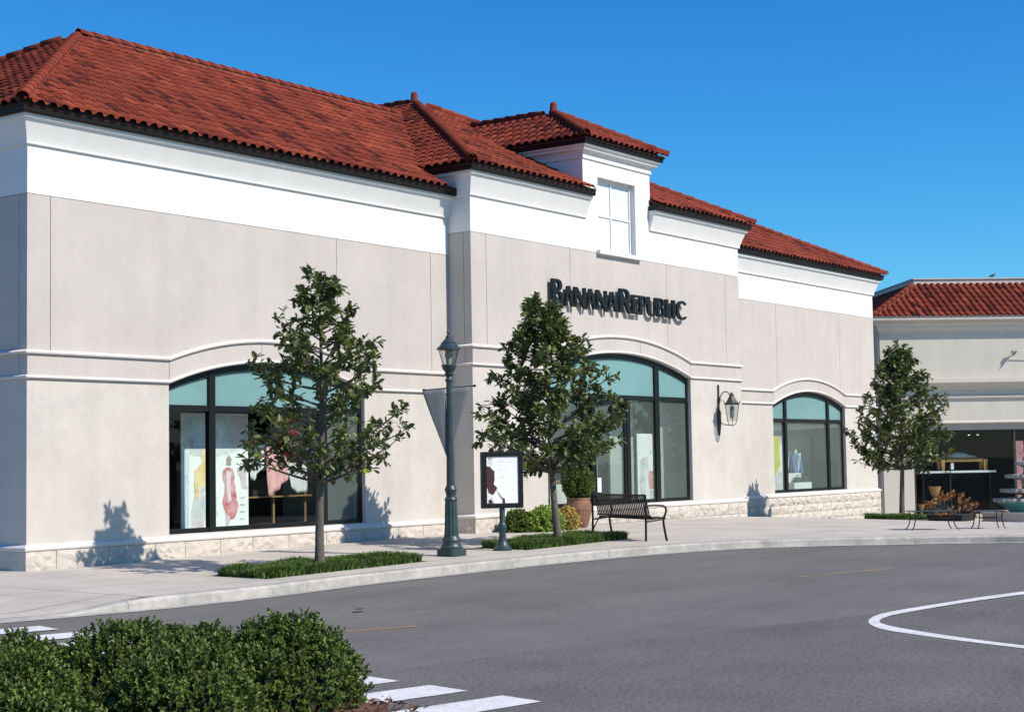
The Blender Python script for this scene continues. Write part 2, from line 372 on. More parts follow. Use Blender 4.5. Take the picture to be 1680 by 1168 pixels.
# kerb: cast lengths with joints, and its gutter apron
def offset_line(P, d):
    P = np.array(P); t = np.gradient(P, axis=0); t /= np.linalg.norm(t, axis=1)[:, None]
    return P + np.c_[-t[:, 1], t[:, 0]] * d                         # to the left of travel = pavement side
kin = offset_line(KL, .16); kfl = offset_line(KL, .03); kgut = offset_line(KL, -.20)
kerb = empty('kerb', (20, 15.8, 0), None, None); kerb['kind'] = 'structure'; kerb['label'] = 'pale concrete kerb curving along the road edge'
i0 = min(range(len(KL)), key=lambda i: abs(KL[i][0] + 10))
i = i0
while i < len(KL) - 2:
    j = min(i + 6, len(KL) - 1); mb = MB(); vs_ = []; ring = 5
    for q in range(i, j + 1):
        x, y = KL[q]; z0 = rz(x, y); h = kh(x); g = 0.006 if q == i else 0
        tx, ty = (KA[min(q + 1, len(KL) - 1)] - KA[max(q - 1, 0)]); L_ = math.hypot(tx, ty); ox, oy = tx / L_ * g, ty / L_ * g
        sw = SW(*kin[q])
        vs_ += [(x + ox, y + oy, z0 - .2), (x + ox, y + oy, z0 + h - .03 if h > .05 else z0 + h * .5), (kfl[q][0] + ox, kfl[q][1] + oy, z0 + h + .002), (kin[q][0] + ox, kin[q][1] + oy, max(sw, z0 + h) + .002), (kin[q][0] + ox, kin[q][1] + oy, z0 - .2)]
    n = j - i + 1
    fs_ = [(a * ring + b, a * ring + (b + 1) % ring, (a + 1) * ring + (b + 1) % ring, (a + 1) * ring + b) for a in range(n - 1) for b in range(ring)]
    fs_ += [tuple(range(ring))[::-1], tuple((n - 1) * ring + b for b in range(ring))]
    mb.add(vs_, fs_).build('kerb_length', 'kerb_concrete', kerb)
    i = j
mb = MB(); vs_ = []
for q in range(i0, len(KL)):
    x, y = KL[q]; gx, gy = kgut[q]
    vs_ += [(x, y, rz(x, y) + .012), (gx, gy, rz(gx, gy) + .007)]
mb.add(vs_, [(2 * i, 2 * i + 1, 2 * i + 3, 2 * i + 2) for i in range(len(vs_) // 2 - 1)]).build('gutter_apron', 'kerb_concrete', kerb)

# pavement: cast slabs with open joints over a dark bed
sidewalk = empty('sidewalk', (25, 18, 0), None, None); sidewalk['kind'] = 'structure'; sidewalk['label'] = 'pale concrete pavement in front of the stores'
def clip(poly, axis, val, keep_less):
    out = []
    for i in range(len(poly)):
        p, q = poly[i], poly[(i + 1) % len(poly)]
        ip = (p[axis] <= val) == keep_less or p[axis] == val; iq = (q[axis] <= val) == keep_less or q[axis] == val
        if ip: out.append(p)
        if ip != iq:
            t = (val - p[axis]) / (q[axis] - p[axis]); out.append((p[0] + (q[0] - p[0]) * t, p[1] + (q[1] - p[1]) * t))
    return out
def rectclip(poly, x0, x1, y0, y1):
    for ax, v, k in ((0, x0, False), (0, x1, True), (1, y0, False), (1, y1, True)):
        if len(poly) < 3: return []
        poly = clip(poly, ax, v, k)
    return poly
outline = [tuple(p) for p in offset_line(KL, .163)] + [(110, -40), (110, 60), (-40, 60)]
BEDS = [(16.6, 20.25, 16.6, 18.3), (23.0, 26.5, 16.25, 18.35), (39.6, 42.4, 16.6, 17.75)]     # planting beds cut into the pavement
xs = [-12, -6, -2, 2, 5, 8, 11, 13.8, 16.6, 20.25, 23.0, 26.5, 29.6, 32.6, 35.2, 37.4, 39.6, 42.4, 45.0, 47.8, 51, 55, 60]; ys = [7, 9, 11, 12.8, 14.6, 16.6, 17.75, 20.4, 23]
xs2 = xs; bedcol = 0
for ix in range(len(xs) - 1):
    yl = list(ys)
    for iy in range(len(yl) - 1):
        x0, x1, y0, y1 = xs[ix], xs[ix + 1], yl[iy], yl[iy + 1]
        if any(abs(x0 - b[0]) < .01 and abs(y0 - 16.6) < .01 for b in BEDS): continue
        g = .008
        cell = rectclip(outline, x0 + g, x1 - g, y0 + g, y1 - g)
        if len(cell) < 3: continue
        bm = bmesh.new(); n = 0
        nx = max(1, int((x1 - x0) / .7)); ny = max(1, int((y1 - y0) / .6))
        for a in range(nx):
            for b in range(ny):
                c = rectclip(cell, x0 + g + (x1 - x0 - 2 * g) * a / nx, x0 + g + (x1 - x0 - 2 * g) * (a + 1) / nx, y0 + g + (y1 - y0 - 2 * g) * b / ny, y0 + g + (y1 - y0 - 2 * g) * (b + 1) / ny)
                c = [c[i] for i in range(len(c)) if math.hypot(c[i][0] - c[i - 1][0], c[i][1] - c[i - 1][1]) > 1e-4]
                if len(c) < 3: continue
                try: bm.faces.new([bm.verts.new((x, y, SW(x, y) + .004)) for x, y in c]); n += 1
                except ValueError: pass
        bmesh.ops.remove_doubles(bm, verts=bm.verts, dist=.0005)
        me = bpy.data.meshes.new('slab'); bm.to_mesh(me); bm.free(); me.materials.append(M['concrete'])
        o = bpy.data.objects.new('slab', me); place(o, sidewalk)
mb = MB()                                                            # bed below the joints (also the unpaved rest)
xs_ = list(np.arange(-40, 110.1, 1.0))
bed_vs = []; 
for iy in range(0, 60):
    pass
sub = bmesh.new()
for ix in range(-12, 62, 2):
    for iy in range(7, 60, 2):
        c = rectclip(outline, ix, ix + 2, iy, iy + 2)
        if len(c) >= 3:
            try: sub.faces.new([sub.verts.new((x, y, SW(x, y) - .012)) for x, y in c])
            except ValueError: pass
me = bpy.data.meshes.new('bedding'); sub.to_mesh(me); sub.free(); me.materials.append(M['joint'])
place(bpy.data.objects.new('bedding', me), sidewalk)

# ------------------------------------------------------------------ roof tiles
CAMP = Vector((0, 0, EYE))
def tile_profile(wd):
    pts = []
    for i in range(7):                                              # barrel
        a = math.pi * (1 - i / 6); pts.append((wd * (.34 + .33 * math.cos(a)), .010 + .052 * math.sin(a)))
    pts += [(wd * .83, -.004), (wd * 1.005, .010)]                  # pan
    return pts
def tile_verts(wd, ln):
    pr = tile_profile(wd); up = .0; v = []
    for (u, h) in pr: v.append((u, -.02, h + .028))                 # lower lip, lifted over the row below
    for (u, h) in pr: v.append((u * .96 + wd * .01, ln, h * .9 + .002))
    for (u, h) in pr: v.append((u, -.02, h + .010))
    n = len(pr)
    f = [(i, i + 1, n + i + 1, n + i) for i in range(n - 1)] + [(2 * n + i, 2 * n + i + 1, i + 1, i) for i in range(n - 1)]
    return v, f
def tile_mesh(name, v, f, tints):
    me = bpy.data.meshes.new(name); me.from_pydata(v, [], f); me.materials.append(M['clay'])
    at = me.attributes.new('tile', 'FLOAT', 'FACE'); at.data.foreach_set('value', tints)
    me.polygons.foreach_set('use_smooth', [True] * len(f))
    return me
TILE_W, TILE_E = .232, .37
TV, TF = tile_verts(TILE_W, TILE_E + .05)
TINTS = [0.02, 0.1, 0.16, 0.24, 0.32, 0.4, 0.46, 0.52, 0.58, 0.64, 0.7, 0.76, 0.84, 0.95]
TILE_ME = [tile_mesh('roof_tile', TV, TF, [t] * len(TF)) for t in TINTS]
from mathutils import noise as mnoise
def tint_at(p):
    n = mnoise.noise(p * 0.55) * .5 + mnoise.noise(p * 2.3) * .5
    t = 0.54 + 0.5 * n + random.gauss(0, .19)
    if random.random() < .10: t -= .4
    return min(1, max(0, t))
CAND = {}                                                           # building -> candidate single tiles
def tile_face(bld, roof, poly, skip=None, only_joined=False):
    """poly: planar 3-D points, first two along the eave (left to right seen from outside)"""
    P = [Vector(p) for p in poly]
    u = (P[1] - P[0]).normalized(); nrm = None
    for q in P[2:]:
        c = u.cross(q - P[0])
        if c.length > .01: nrm = c.normalized(); break
    v = nrm.cross(u).normalized()
    if v.z < 0: v = -v; 
    nrm = u.cross(v)
    L2 = [((p - P[0]).dot(u), (p - P[0]).dot(v)) for p in P]
    umin, umax = min(a for a, _ in L2), max(a for a, _ in L2); vmax = max(b for _, b in L2)
    def inside(a, b):
        s = 0
        for i in range(len(L2)):
            (x0, y0), (x1, y1) = L2[i], L2[(i + 1) % len(L2)]
            if (x1 - x0) * (b - y0) - (y1 - y0) * (a - x0) < -1e-6: return False
        return True
    mat = Matrix((u, v, nrm)).transposed().to_4x4()
    part_v, part_f, part_t = [], [], []
    full = []
    ni = int((umax - umin) / TILE_W) + 1; nj = int(vmax / TILE_E) + 1
    for j in range(nj):
        for i in range(ni):
            a, b = umin + i * TILE_W, j * TILE_E
            cs = [inside(a + .02, b + .01), inside(a + TILE_W - .02, b + .01), inside(a + .02, b + TILE_E), inside(a + TILE_W - .02, b + TILE_E)]
            if j == 0: cs = [inside(a + .02, .02), inside(a + TILE_W - .02, .02), cs[2], cs[3]]
            ctr = P[0] + u * (a + TILE_W / 2) + v * (b + TILE_E / 2)
            if not any(cs): continue
            if skip and skip(ctr): continue
            o = P[0] + u * a + v * b + nrm * .012
            jit = Matrix.Rotation(random.gauss(0, .006), 4, 'Z') @ Matrix.Rotation(random.gauss(0, .006), 4, 'X')
            xf = Matrix.Translation(o) @ mat @ jit
            t = tint_at(ctr)
            if all(cs):
                d = (CAMP - ctr); facing = d.normalized().dot(nrm)
                full.append((facing / d.length_squared, xf, t, roof))
            else:
                k = len(part_v); part_v += [tuple(xf @ Vector(p)) for p in TV]; part_f += [tuple(q + k for q in f) for f in TF]; part_t += [t] * len(TF)
    if part_v:                                                      # cut the edge tiles along hips and ridges
        me = tile_mesh('tmp', part_v, part_f, part_t)
        bm = bmesh.new(); bm.from_mesh(me)
        for i in range(len(P)):
            p, q = P[i], P[(i + 1) % len(P)]
            if i == 0: continue
            e = (q - p).normalized(); out = e.cross(nrm)
            bmesh.ops.bisect_plane(bm, geom=bm.verts[:] + bm.edges[:] + bm.faces[:], plane_co=p + out * .01, plane_no=out, clear_outer=True)
        lay = bm.faces.layers.float.get('tile')
        vv = []; ff = []; tt = []
        bm.verts.index_update(); vv = [tuple(x.co) for x in bm.verts]
        for f in bm.faces: ff.append(tuple(x.index for x in f.verts)); tt.append(f[lay])
        bm.free(); bpy.data.meshes.remove(me)
    else: vv, ff, tt = [], [], []
    CAND.setdefault(bld.name, []).append((roof, full, vv, ff, tt))
def finish_tiles(bld, limit=300):
    allf = [f for _, full, _, _, _ in CAND[bld.name] for f in full]
    allf.sort(key=lambda f: -f[0]); single = set(id(f) for f in allf[:limit])
    byroof = {}
    for roof, full, vv, ff, tt in CAND[bld.name]:
        V, Fc, T = byroof.setdefault(roof, ([], [], []))
        k = len(V); V += vv; Fc += [tuple(q + k for q in f) for f in ff]; T += tt
        for f in full:
            if id(f) in single:
                ti = min(range(len(TINTS)), key=lambda q: abs(TINTS[q] - f[2]))
                o = bpy.data.objects.new('roof_tile', TILE_ME[ti]); o.matrix_world = f[1]
                place(o, roof)
            else:
                k = len(V); V += [tuple(f[1] @ Vector(p)) for p in TV]; Fc += [tuple(q + k for q in g) for g in TF]; T += [f[2]] * len(TF)
    for roof, (V, Fc, T) in byroof.items():
        if V:
            o = bpy.data.objects.new('tile_field', tile_mesh('tile_field', V, Fc, T)); o['kind'] = 'stuff'; place(o, roof)
def cap_mesh(ln=.40, r=.102):
    v = []; n = 9
    for (y, s, h) in ((-.03, 1.08, .012), (ln, .9, 0), (-.03, .98, -.004)):
        for i in range(n):
            a = math.pi * (-.06 + 1.12 * i / (n - 1)); v.append((r * s * math.cos(a), y, r * s * math.sin(a) * .95 + h))
    f = [(i, i + 1, n + i + 1, n + i) for i in range(n - 1)] + [(2 * n + i, 2 * n + i + 1, i + 1, i) for i in range(n - 1)]
    return v, f
CV, CF = cap_mesh()
CAP_ME = [tile_mesh('ridge_cap', CV, CF, [t] * len(CF)) for t in (.3, .42, .5, .56, .62, .7, .8)]
def caps(roof, p, q, start=0.0, name='ridge_cap', mortar=True):
    p, q = Vector(p), Vector(q); d = (q - p); L = d.length; d.normalize()
    side = d.cross(Vector((0, 0, 1))).normalized(); up = side.cross(d)
    n = int((L - start - .06) / .36)
    for i in range(n):
        o = p + d * (start + i * .36) + up * .015
        mt = Matrix((side, d, up)).transposed().to_4x4()
        ob = bpy.data.objects.new(name, random.choice(CAP_ME))
        ob.matrix_world = Matrix.Translation(o) @ mt @ Matrix.Rotation(random.gauss(0, .012), 4, 'Y')
        place(ob, roof)
    if mortar:
        mb = MB()
        mb.sweep([p + d * .25 + up * -.03, q + up * -.03], [(-.098, -.06), (.098, -.06), (.098, .012), (-.098, .012)], k=tuple(up))
        mb.build('mortar_bed', 'mortar', roof)
def sheet_poly(name, mat, parent, polys, thick=.04):
    mb = MB()
    for poly in polys:
        P = [Vector(p) for p in poly]
        mb.hull([p - Vector((0, 0, thick)) for p in P], P)
    return mb.build(name, mat, parent)

# ------------------------------------------------------------------ main store building
X0, XM0, XM1, X1 = 15.85, 26.57, 38.35, 48.50
YF, YM, YB = 21.12, 20.52, 31.35
store = empty('store_building', (32, 21, 0), 'long greige stucco store with white frieze, red tile roofs and arched shop windows', 'building')
def arc(x, xc, hw, zs, rise):
    Rr = (hw * hw + rise * rise) / (2 * rise)
    return zs + rise - Rr + math.sqrt(max(0, Rr * Rr - (x - xc) ** 2))
def arc_pts(xc, hw, zs, rise, n=28): return [(xc - hw + 2 * hw * i / n, arc(xc - hw + 2 * hw * i / n, xc, hw, zs, rise)) for i in range(n + 1)]
def spans(breaks, gap=.006):
    return [(a + (gap if i else 0), b - (gap if i < len(breaks) - 2 else 0)) for i, (a, b) in enumerate(zip(breaks[:-1], breaks[1:]))]
def rock(mb_seed, x0, x1, z0, z1, y, axis=0, out=.05, nx=5, nz=4):
    """rock-faced block: front grid bulges; axis 0 = faces -Y at y, axis 1 = faces -X at x=y (x0,x1 then along Y)"""
    rr = random.Random(mb_seed); v = []; f = []
    for k in range(nz):
        for i in range(nx):
            e = i in (0, nx - 1) or k in (0, nz - 1)
            b = 0 if e else out * rr.choice((.2, .35, .6, .8, 1.0)) * rr.uniform(.7, 1.15)
            du = 0 if e else rr.uniform(-.2, .2) * (x1 - x0) / nx; dz = 0 if e else rr.uniform(-.2, .2) * (z1 - z0) / nz
            p = (x0 + (x1 - x0) * i / (nx - 1) + du, y - b, z0 + (z1 - z0) * k / (nz - 1) + dz)
            v.append(p if axis == 0 else (p[1], p[0], p[2]))
    f = []
    for k in range(nz - 1):
        for i in range(nx - 1):
            q = (k * nx + i, k * nx + i + 1, (k + 1) * nx + i + 1, (k + 1) * nx + i)
            f += [q[:3], (q[0], q[2], q[3])] if rr.random() < .5 else [(q[0], q[1], q[3]), q[1:]]
    k = len(v); c = [0, nx - 1, nx * nz - 1, nx * (nz - 1)]
    for i in c:
        p = v[i]; v.append((p[0], p[1] + .12, p[2]) if axis == 0 else (p[0] + .12, p[1], p[2]))
    edges = [list(range(nx)), [nx * r + nx - 1 for r in range(nz)], list(range(nx * nz - 1, nx * (nz - 1) - 1, -1)), [nx * r for r in range(nz - 1, -1, -1)]]
    for s_, e in enumerate(edges): f.append(tuple(e[::-1]) + (k + s_, k + (s_ + 1) % 4))
    return MB().add(v, f)
CORE = .30                                                           # wall thickness
# structural core behind every facing (dark; shows only in the joints)
def core_part(x0, x1, y, xc, hw, zs, rise, zt, z0=-.9, zb=.30):
    ow = hw + .02
    mb = MB()
    poly = [(x0, z0), (xc - ow, z0), (xc - ow, zs)] + arc_pts(xc, ow, zs + .01, rise + .01) + [(xc + ow, zs), (xc + ow, z0), (x1, z0), (x1, zt), (x0, zt)]
    mb.prism_xz(poly, y + .012, y + .2); mb.box(xc - ow, xc + ow, y + .012, y + .2, z0, zb)
    return mb
WIN = {'left': (21.31, 2.53, 3.02, .44), 'mid': (32.45, 3.20, 3.60, .50), 'right': (43.75, 2.42, 3.06, .42)}
wall = core_part(X0 + .012, XM0, YF, *WIN['left'], 7.2).build('wall', 'joint', store)
mbc = core_part(XM0 + .012, XM1 - .012, YM, *WIN['mid'], 6.42); mbc.box(XM0 + .012, 30.9, YM + .012, YM + .2, 6.42, 7.7); mbc.box(33.84, XM1 - .012, YM + .012, YM + .2, 6.42, 7.7)
wall2 = mbc.build('wall', 'joint', store)
wall3 = core_part(XM1, X1 - .012, YF, *WIN['right'], 7.2).build('wall', 'joint', store)
mb = MB(); mb.box(X0 + .012, X0 + .2, YF + .2, YB, -.9, 7.2); mb.box(X1 - .2, X1 - .012, YF + .2, YB, -.9, 7.2); mb.box(X0 + .2, X1 - .2, YB - .2, YB, -.9, 7.2)
mb.box(XM0 + .012, XM0 + .2, YM + .2, YF + .6, -.9, 7.7); mb.box(XM1 - .2, XM1 - .012, YM + .2, YF + .6, -.9, 7.7)
mb.box(X0 + .2, X1 - .2, YF + .2, YB - .2, 6.9, 7.0)
wall4 = mb.build('wall', 'joint', store)

def front(wl, x0, x1, y, key, zled, zb, zu, zw, zc, joints, sideL=None, sideR=None):
    """facing of one bay. zled ledge, zb band bottom, zu band top, zw white line, zc cornice bottom"""
    xc, hw, zs, rise = WIN[key]; t = .03
    yb = y + t
    # lower wall either side of the opening
    for a, b in ((x0, xc - hw), (xc + hw, x1)):
        box('wall_panel', 'lower_wall', wl, a, b, y, y + .2, zled - .03, zb)
    # sill course under the window
    box('wall_panel', 'lower_wall', wl, xc - hw, xc + hw, y, y + .2, zled - .03, zled + .07)
    # arched band, jointed at the springing and crown
    br = [x0, xc - hw, xc - hw * .12, xc + hw * .62, xc + hw, x1] if key == 'left' else [x0, xc - hw, xc + hw * .25, xc + hw, x1]
    for a, b in spans(br, .005):
        n = max(2, int((b - a) / .25)); xs_ = [a + (b - a) * i / n for i in range(n + 1)]
        lo = [(x, zb if abs(x - xc) >= hw else arc(x, xc, hw, zs, rise)) for x in xs_]
        hi = [(x, zu if abs(x - xc) >= hw else arc(x, xc, hw, zu, rise - .02)) for x in xs_]
        MB().prism_xz(lo + hi[::-1], y - .012, y + .19).build('band_stone', 'upper_wall', wl)
    for z, r_, nm in ((zb, rise, 0), (zu, rise - .02, 1)):
        pth = [(xc - hw - .1, z), (xc - hw, z)] + arc_pts(xc, hw, z, r_)[1:-1] + [(xc + hw, z), (xc + hw + .1, z)]
        pr = [(.0, -.05), (.0, .055), (-.025, .065), (-.05, .05), (-.062, .02), (-.062, -.05)] if nm else [(.0, -.05), (.0, .035), (-.02, .055), (-.045, .05), (-.06, .02), (-.06, -.05)]
        MB().sweep([(x, y, zz) for x, zz in pth], pr, k=(0, -1, 0)).build('band_moulding', 'trim', wl, smooth=True)
        pr2 = [(b_, -a_) for a_, b_ in pr]
        for q_ in (([(x0, sideL), (x0, y)] if sideL else [(x0, y)]) + [(xc - hw - .1, y)], [(xc + hw + .1, y), (x1, y)] + ([(x1, sideR)] if sideR else [])):
            MB().sweep([(x, yy_, z) for x, yy_ in q_], pr2).build('band_moulding', 'trim', wl, smooth=True)
    # upper panels
    for a, b in spans([x0] + joints + [x1]):
        n = max(2, int((b - a) / .25)); xs_ = [a + (b - a) * i / n for i in range(n + 1)]
        lo = [(x, zu if abs(x - xc) >= hw else arc(x, xc, hw, zu, rise - .02)) for x in xs_]
        MB().prism_xz(lo + [(b, zw - .005), (a, zw - .005)], y, y + .19).build('wall_panel', 'upper_wall', wl)
front(wall, X0, XM0, YF, 'left', .36, 3.02, 3.42, 5.97, 6.75, [16.30, 23.07, 25.96], sideL=YB)
front(wall2, XM0, XM1, YM, 'mid', .45, 3.60, 3.99, 6.43, 7.19, [27.1, 30.28, 34.57, 37.59], sideL=YF, sideR=YF)
front(wall3, XM1, X1, YF, 'right', .47, 3.06, 3.43, 5.97, 6.70, [41.67, 45.9], sideR=YB)
# side facings (left gable side, and the returns of the entrance block)
for nm, wl, x, y0, y1, zl, zb, zu, zw in (('L', wall, X0, YF, YB, .36, 3.02, 3.42, 5.97), ('M', wall2, XM0, YM, YF, .45, 3.60, 3.99, 6.43), ('MR', wall2, XM1, YM, YF, .45, 3.60, 3.99, 6.43), ('R', wall3, X1, YF, YB, .47, 3.06, 3.43, 5.97)):
    d = .19 if nm in 'LM' else -.19
    xa, xb = (x, x + d) if d > 0 else (x + d, x)
    s0 = y0 + .0; br = [y0 + .2, y0 + 1.2, 26, y1] if nm == 'L' else [y0 + .2, y1]
    for a, b in spans(br):
        box('wall_panel', 'upper_wall', wl, xa, xb, a, b, zu, zw - .005)
        box('wall_panel', 'lower_wall', wl, xa, xb, a, b, zl - .03, zb)
    box('band_stone', 'upper_wall', wl, xa - (.012 if d > 0 else 0), xb + (.012 if d < 0 else 0), y0 + .19, y1, zb, zu)
# ledge moulding, white frieze, cornice and gutter, swept with mitres
LED = [(-.05, -.05), (.075, -.05), (.085, -.03), (.085, .0), (.06, .022), (.0, .05), (-.05, .05)]
def cornice_profile(h):
    p = [(-.05, .004), (.035, .004), (.042, .012)]
    for i in range(7):
        a = i / 6 * math.pi / 2; p.append((.045 + .125 * (i / 6) ** 1.15, .05 + (h - .135) * (i / 6)))
    p += [(.205, h - .075), (.215, h - .065), (.215, h), (-.05, h)]
    return p
GUT = [(.05, .0), (.275, .0), (.285, .02), (.295, .12), (.315, .125), (.315, .15), (.05, .15)]
def run(parent, path, z, prof, name, mat): return MB().sweep([(x, y, z) for x, y in path], prof).build(name, mat, parent)
PL = [(X0, YB), (X0, YF), (XM0, YF)]; PR = [(XM1, YF), (X1, YF), (X1, YB)]; PMf = [(XM0, YF + .02), (XM0, YM), (XM1, YM), (XM1, YF + .02)]
run(wall, PL, .36, LED, 'ledge_moulding', 'trim'); run(wall2, PMf, .45, LED, 'ledge_moulding', 'trim'); run(wall3, PR, .47, LED, 'ledge_moulding', 'trim')
def frieze(parent, path, z0, z1): run(parent, path, z0, [(-.19, .005), (.0, .005), (.0, z1 - z0), (-.19, z1 - z0)], 'white_frieze', 'white_paint')
frieze(wall, PL, 5.97, 6.80); frieze(wall3, PR, 5.97, 6.76)
DX0, DX1 = 30.88, 33.86
frieze(wall2, [(XM0, YF + 2.2), (XM0, YM), (DX0 - .0, YM)], 6.43, 7.3); frieze(wall2, [(DX1, YM), (XM1, YM), (XM1, YF + 2.2)], 6.43, 7.3)
run(wall, PL, 6.75, cornice_profile(.46), 'cornice', 'white_paint'); run(wall3, PR, 6.70, cornice_profile(.49), 'cornice', 'white_paint')
for pth in ([(XM0, YF + 2.2), (XM0, YM), (DX0 + .08, YM)], [(DX1 - .08, YM), (XM1, YM), (XM1, YF + 2.2)]):
    run(wall2, pth, 7.19, cornice_profile(.50), 'cornice', 'white_paint')

# roofs
ZE = 7.235                                                           # wing eave height at gutter lip
EO = .34
ex0, ey, ex1 = X0 - EO, YF - EO, X1 + EO
AP = (20.96, 26.25, 10.40); APR = (37.5, 26.25, 10.40)
BK = 2 * 26.25 - ey
roofL = sheet_poly('roof', 'underlay', store, [[(ex0 + .04, ey + .04, ZE + .10), (XM0 + 5, ey + .04, ZE + .10), (XM0 + 5, 26.25, AP[2]), AP], [(ex0 + .04, BK, ZE + .10), (ex0 + .04, ey + .04, ZE + .10), AP], [(XM0 + 5, BK, ZE + .1), (ex0 + .04, BK, ZE + .1), AP, (XM0 + 5, 26.25, AP[2])]])
roofL['label'] = 'hipped red tile roof over the long left wing'
roofR = sheet_poly('roof', 'underlay', store, [[(XM1 - 5, ey + .04, ZE + .10), (ex1 - .04, ey + .04, ZE + .10), APR, (XM1 - 5, 26.25, AP[2])], [(ex1 - .04, ey + .04, ZE + .1), (ex1 - .04, BK, ZE + .1), APR], [(ex1, BK, ZE + .1), (XM1 - 5, BK, ZE + .1), (XM1 - 5, 26.25, AP[2]), APR]])
roofR['label'] = 'hipped red tile roof over the right wing'
mx0, mx1, my = XM0 - EO, XM1 + EO, YM - EO
ZM = 7.72; APM = (32.46, 26.88, 11.06)
roofM = sheet_poly('roof', 'underlay', store, [[(mx0 + .04, my + .04, ZM + .10), (DX0, my + .04, ZM + .10), APM], [(DX1, my + .04, ZM + .10), (mx1 - .04, my + .04, ZM + .10), APM], [(DX0 + .3, 22.5, ZM + .1 + (22.5 - my) * .496), (DX1 - .3, 22.5, ZM + .1 + (22.5 - my) * .496), APM],
                                               [(mx0 + .04, 30, ZM + .1), (mx0 + .04, my + .04, ZM + .10), APM, (APM[0], 30, APM[2])], [(mx1 - .04, my + .04, ZM + .10), (mx1 - .04, 30, ZM + .1), (APM[0], 30, APM[2]), APM]])
roofM['label'] = 'red tile roof of the entrance block with finial'
zw_ = lambda y: ZE + .1 + (AP[2] - ZE - .1) * (y - ey) / (26.25 - ey)
zml = lambda x: ZM + .1 + (APM[2] - ZM - .1) * (x - mx0) / (APM[0] - mx0)
zmr = lambda x: ZM + .1 + (APM[2] - ZM - .1) * (mx1 - x) / (mx1 - APM[0])
U = .10
tile_face(store, roofL, [(ex0, ey, ZE + U), (XM0 + 5, ey, ZE + U), (XM0 + 5, 26.25, AP[2]), AP], skip=lambda p: (p.x > XM0 - .2 and p.y < YF + .3) or (p.x > mx0 and p.z < zml(p.x) - .12))
tile_face(store, roofL, [(ex0, BK, ZE + U), (ex0, ey, ZE + U), AP])
tile_face(store, roofR, [(XM1 - 5, ey, ZE + U), (ex1, ey, ZE + U), APR, (XM1 - 5, 26.25, AP[2])], skip=lambda p: (p.x < XM1 + .2 and p.y < YF + .3) or (p.x < mx1 and p.z < zmr(p.x) - .12))
in_d = lambda p: DX0 - .02 < p.x < DX1 + .02
ZD = 8.93; dx0, dx1, dy = DX0 - .33, DX1 + .33, YM - .33; APD = (32.37, 22.34, 10.10)
zd = lambda x: ZD + .1 + (APD[2] - ZD - .1) * (1 - abs(x - APD[0]) / (APD[0] - dx0))
tile_face(store, roofM, [(mx0, my, ZM + U), (mx1, my, ZM + U), APM], skip=lambda p: in_d(p) and p.z < zd(p.x) + .05)
tile_face(store, roofM, [(mx0, 30, ZM + U), (mx0, my, ZM + U), APM, (APM[0], 30, APM[2])], skip=lambda p: p.y > 21.3 and p.z < zw_(p.y) - .15)
DB = 27.5
roofD = sheet_poly('roof', 'underlay', store, [[(dx0 + .04, dy + .04, ZD + .10), (dx1 - .04, dy + .04, ZD + .10), APD], [(dx0 + .04, DB, ZD + .1), (dx0 + .04, dy + .04, ZD + .1), APD, (APD[0], DB, APD[2])], [(dx1 - .04, dy + .04, ZD + .1), (dx1 - .04, DB, ZD + .1), (APD[0], DB, APD[2]), APD]])
roofD['label'] = 'small hipped tile roof on the dormer'
zmf = lambda y: ZM + .1 + (APM[2] - ZM - .1) * (y - my) / (APM[1] - my)
tile_face(store, roofD, [(dx0, dy, ZD + U), (dx1, dy, ZD + U), APD])
tile_face(store, roofD, [(dx0, DB, ZD + U), (dx0, dy, ZD + U), APD, (APD[0], DB, APD[2])], skip=lambda p: p.z < zmf(p.y) - .12)
finish_tiles(store)
E_ = Vector
up_ = Vector((0, 0, .06))
caps(roofL, E_((ex0, ey, ZE + U)) + up_, E_(AP) + up_)
caps(roofL, E_((ex0, BK, ZE + U)) + up_, E_(AP) + up_)
caps(roofL, E_(AP) + up_, E_((31.2, 26.25, AP[2])) + up_)
caps(roofR, E_((ex1, ey, ZE + U)) + up_, E_(APR) + up_)
caps(roofM, E_((mx0, my, ZM + U)) + up_, E_(APM) + up_); caps(roofM, E_((mx1, my, ZM + U)) + up_, E_(APM) + up_)
caps(roofM, E_((APM[0], 30, APM[2])) + up_, E_(APM) + up_)
caps(roofD, E_((dx0, dy, ZD + U)) + up_, E_(APD) + up_); caps(roofD, E_((dx1, dy, ZD + U)) + up_, E_(APD) + up_)
caps(roofD, E_((APD[0], 25.2, APD[2])) + up_, E_(APD) + up_)
def finial(roof, p):
    mb = MB().lathe((p[0], p[1], p[2] + .02), [(.12, 0), (.12, .08), (.095, .12), (.088, .25), (.075, .29), (.035, .32), (.005, .325)], 16)
    me = mb.build('finial', 'clay', roof, smooth=True)
    at = me.data.attributes.new('tile', 'FLOAT', 'FACE'); at.data.foreach_set('value', [.55] * len(me.data.polygons))
finial(roofM, APM); finial(roofD, APD)
run(roofL, [(X0, YB), (X0, YF), (XM0 - .002, YF)], ZE - .03, GUT, 'gutter', 'bronze_fascia')
run(roofR, [(XM1 + .002, YF), (X1, YF), (X1, YB)], ZE - .03, GUT, 'gutter', 'bronze_fascia')
run(roofM, [(XM0, YF + 2.6), (XM0, YM), (DX0 + .1, YM)], ZM - .03, GUT, 'gutter', 'bronze_fascia')
run(roofM, [(DX1 - .1, YM), (XM1, YM), (XM1, YF + 2.6)], ZM - .03, GUT, 'gutter', 'bronze_fascia')

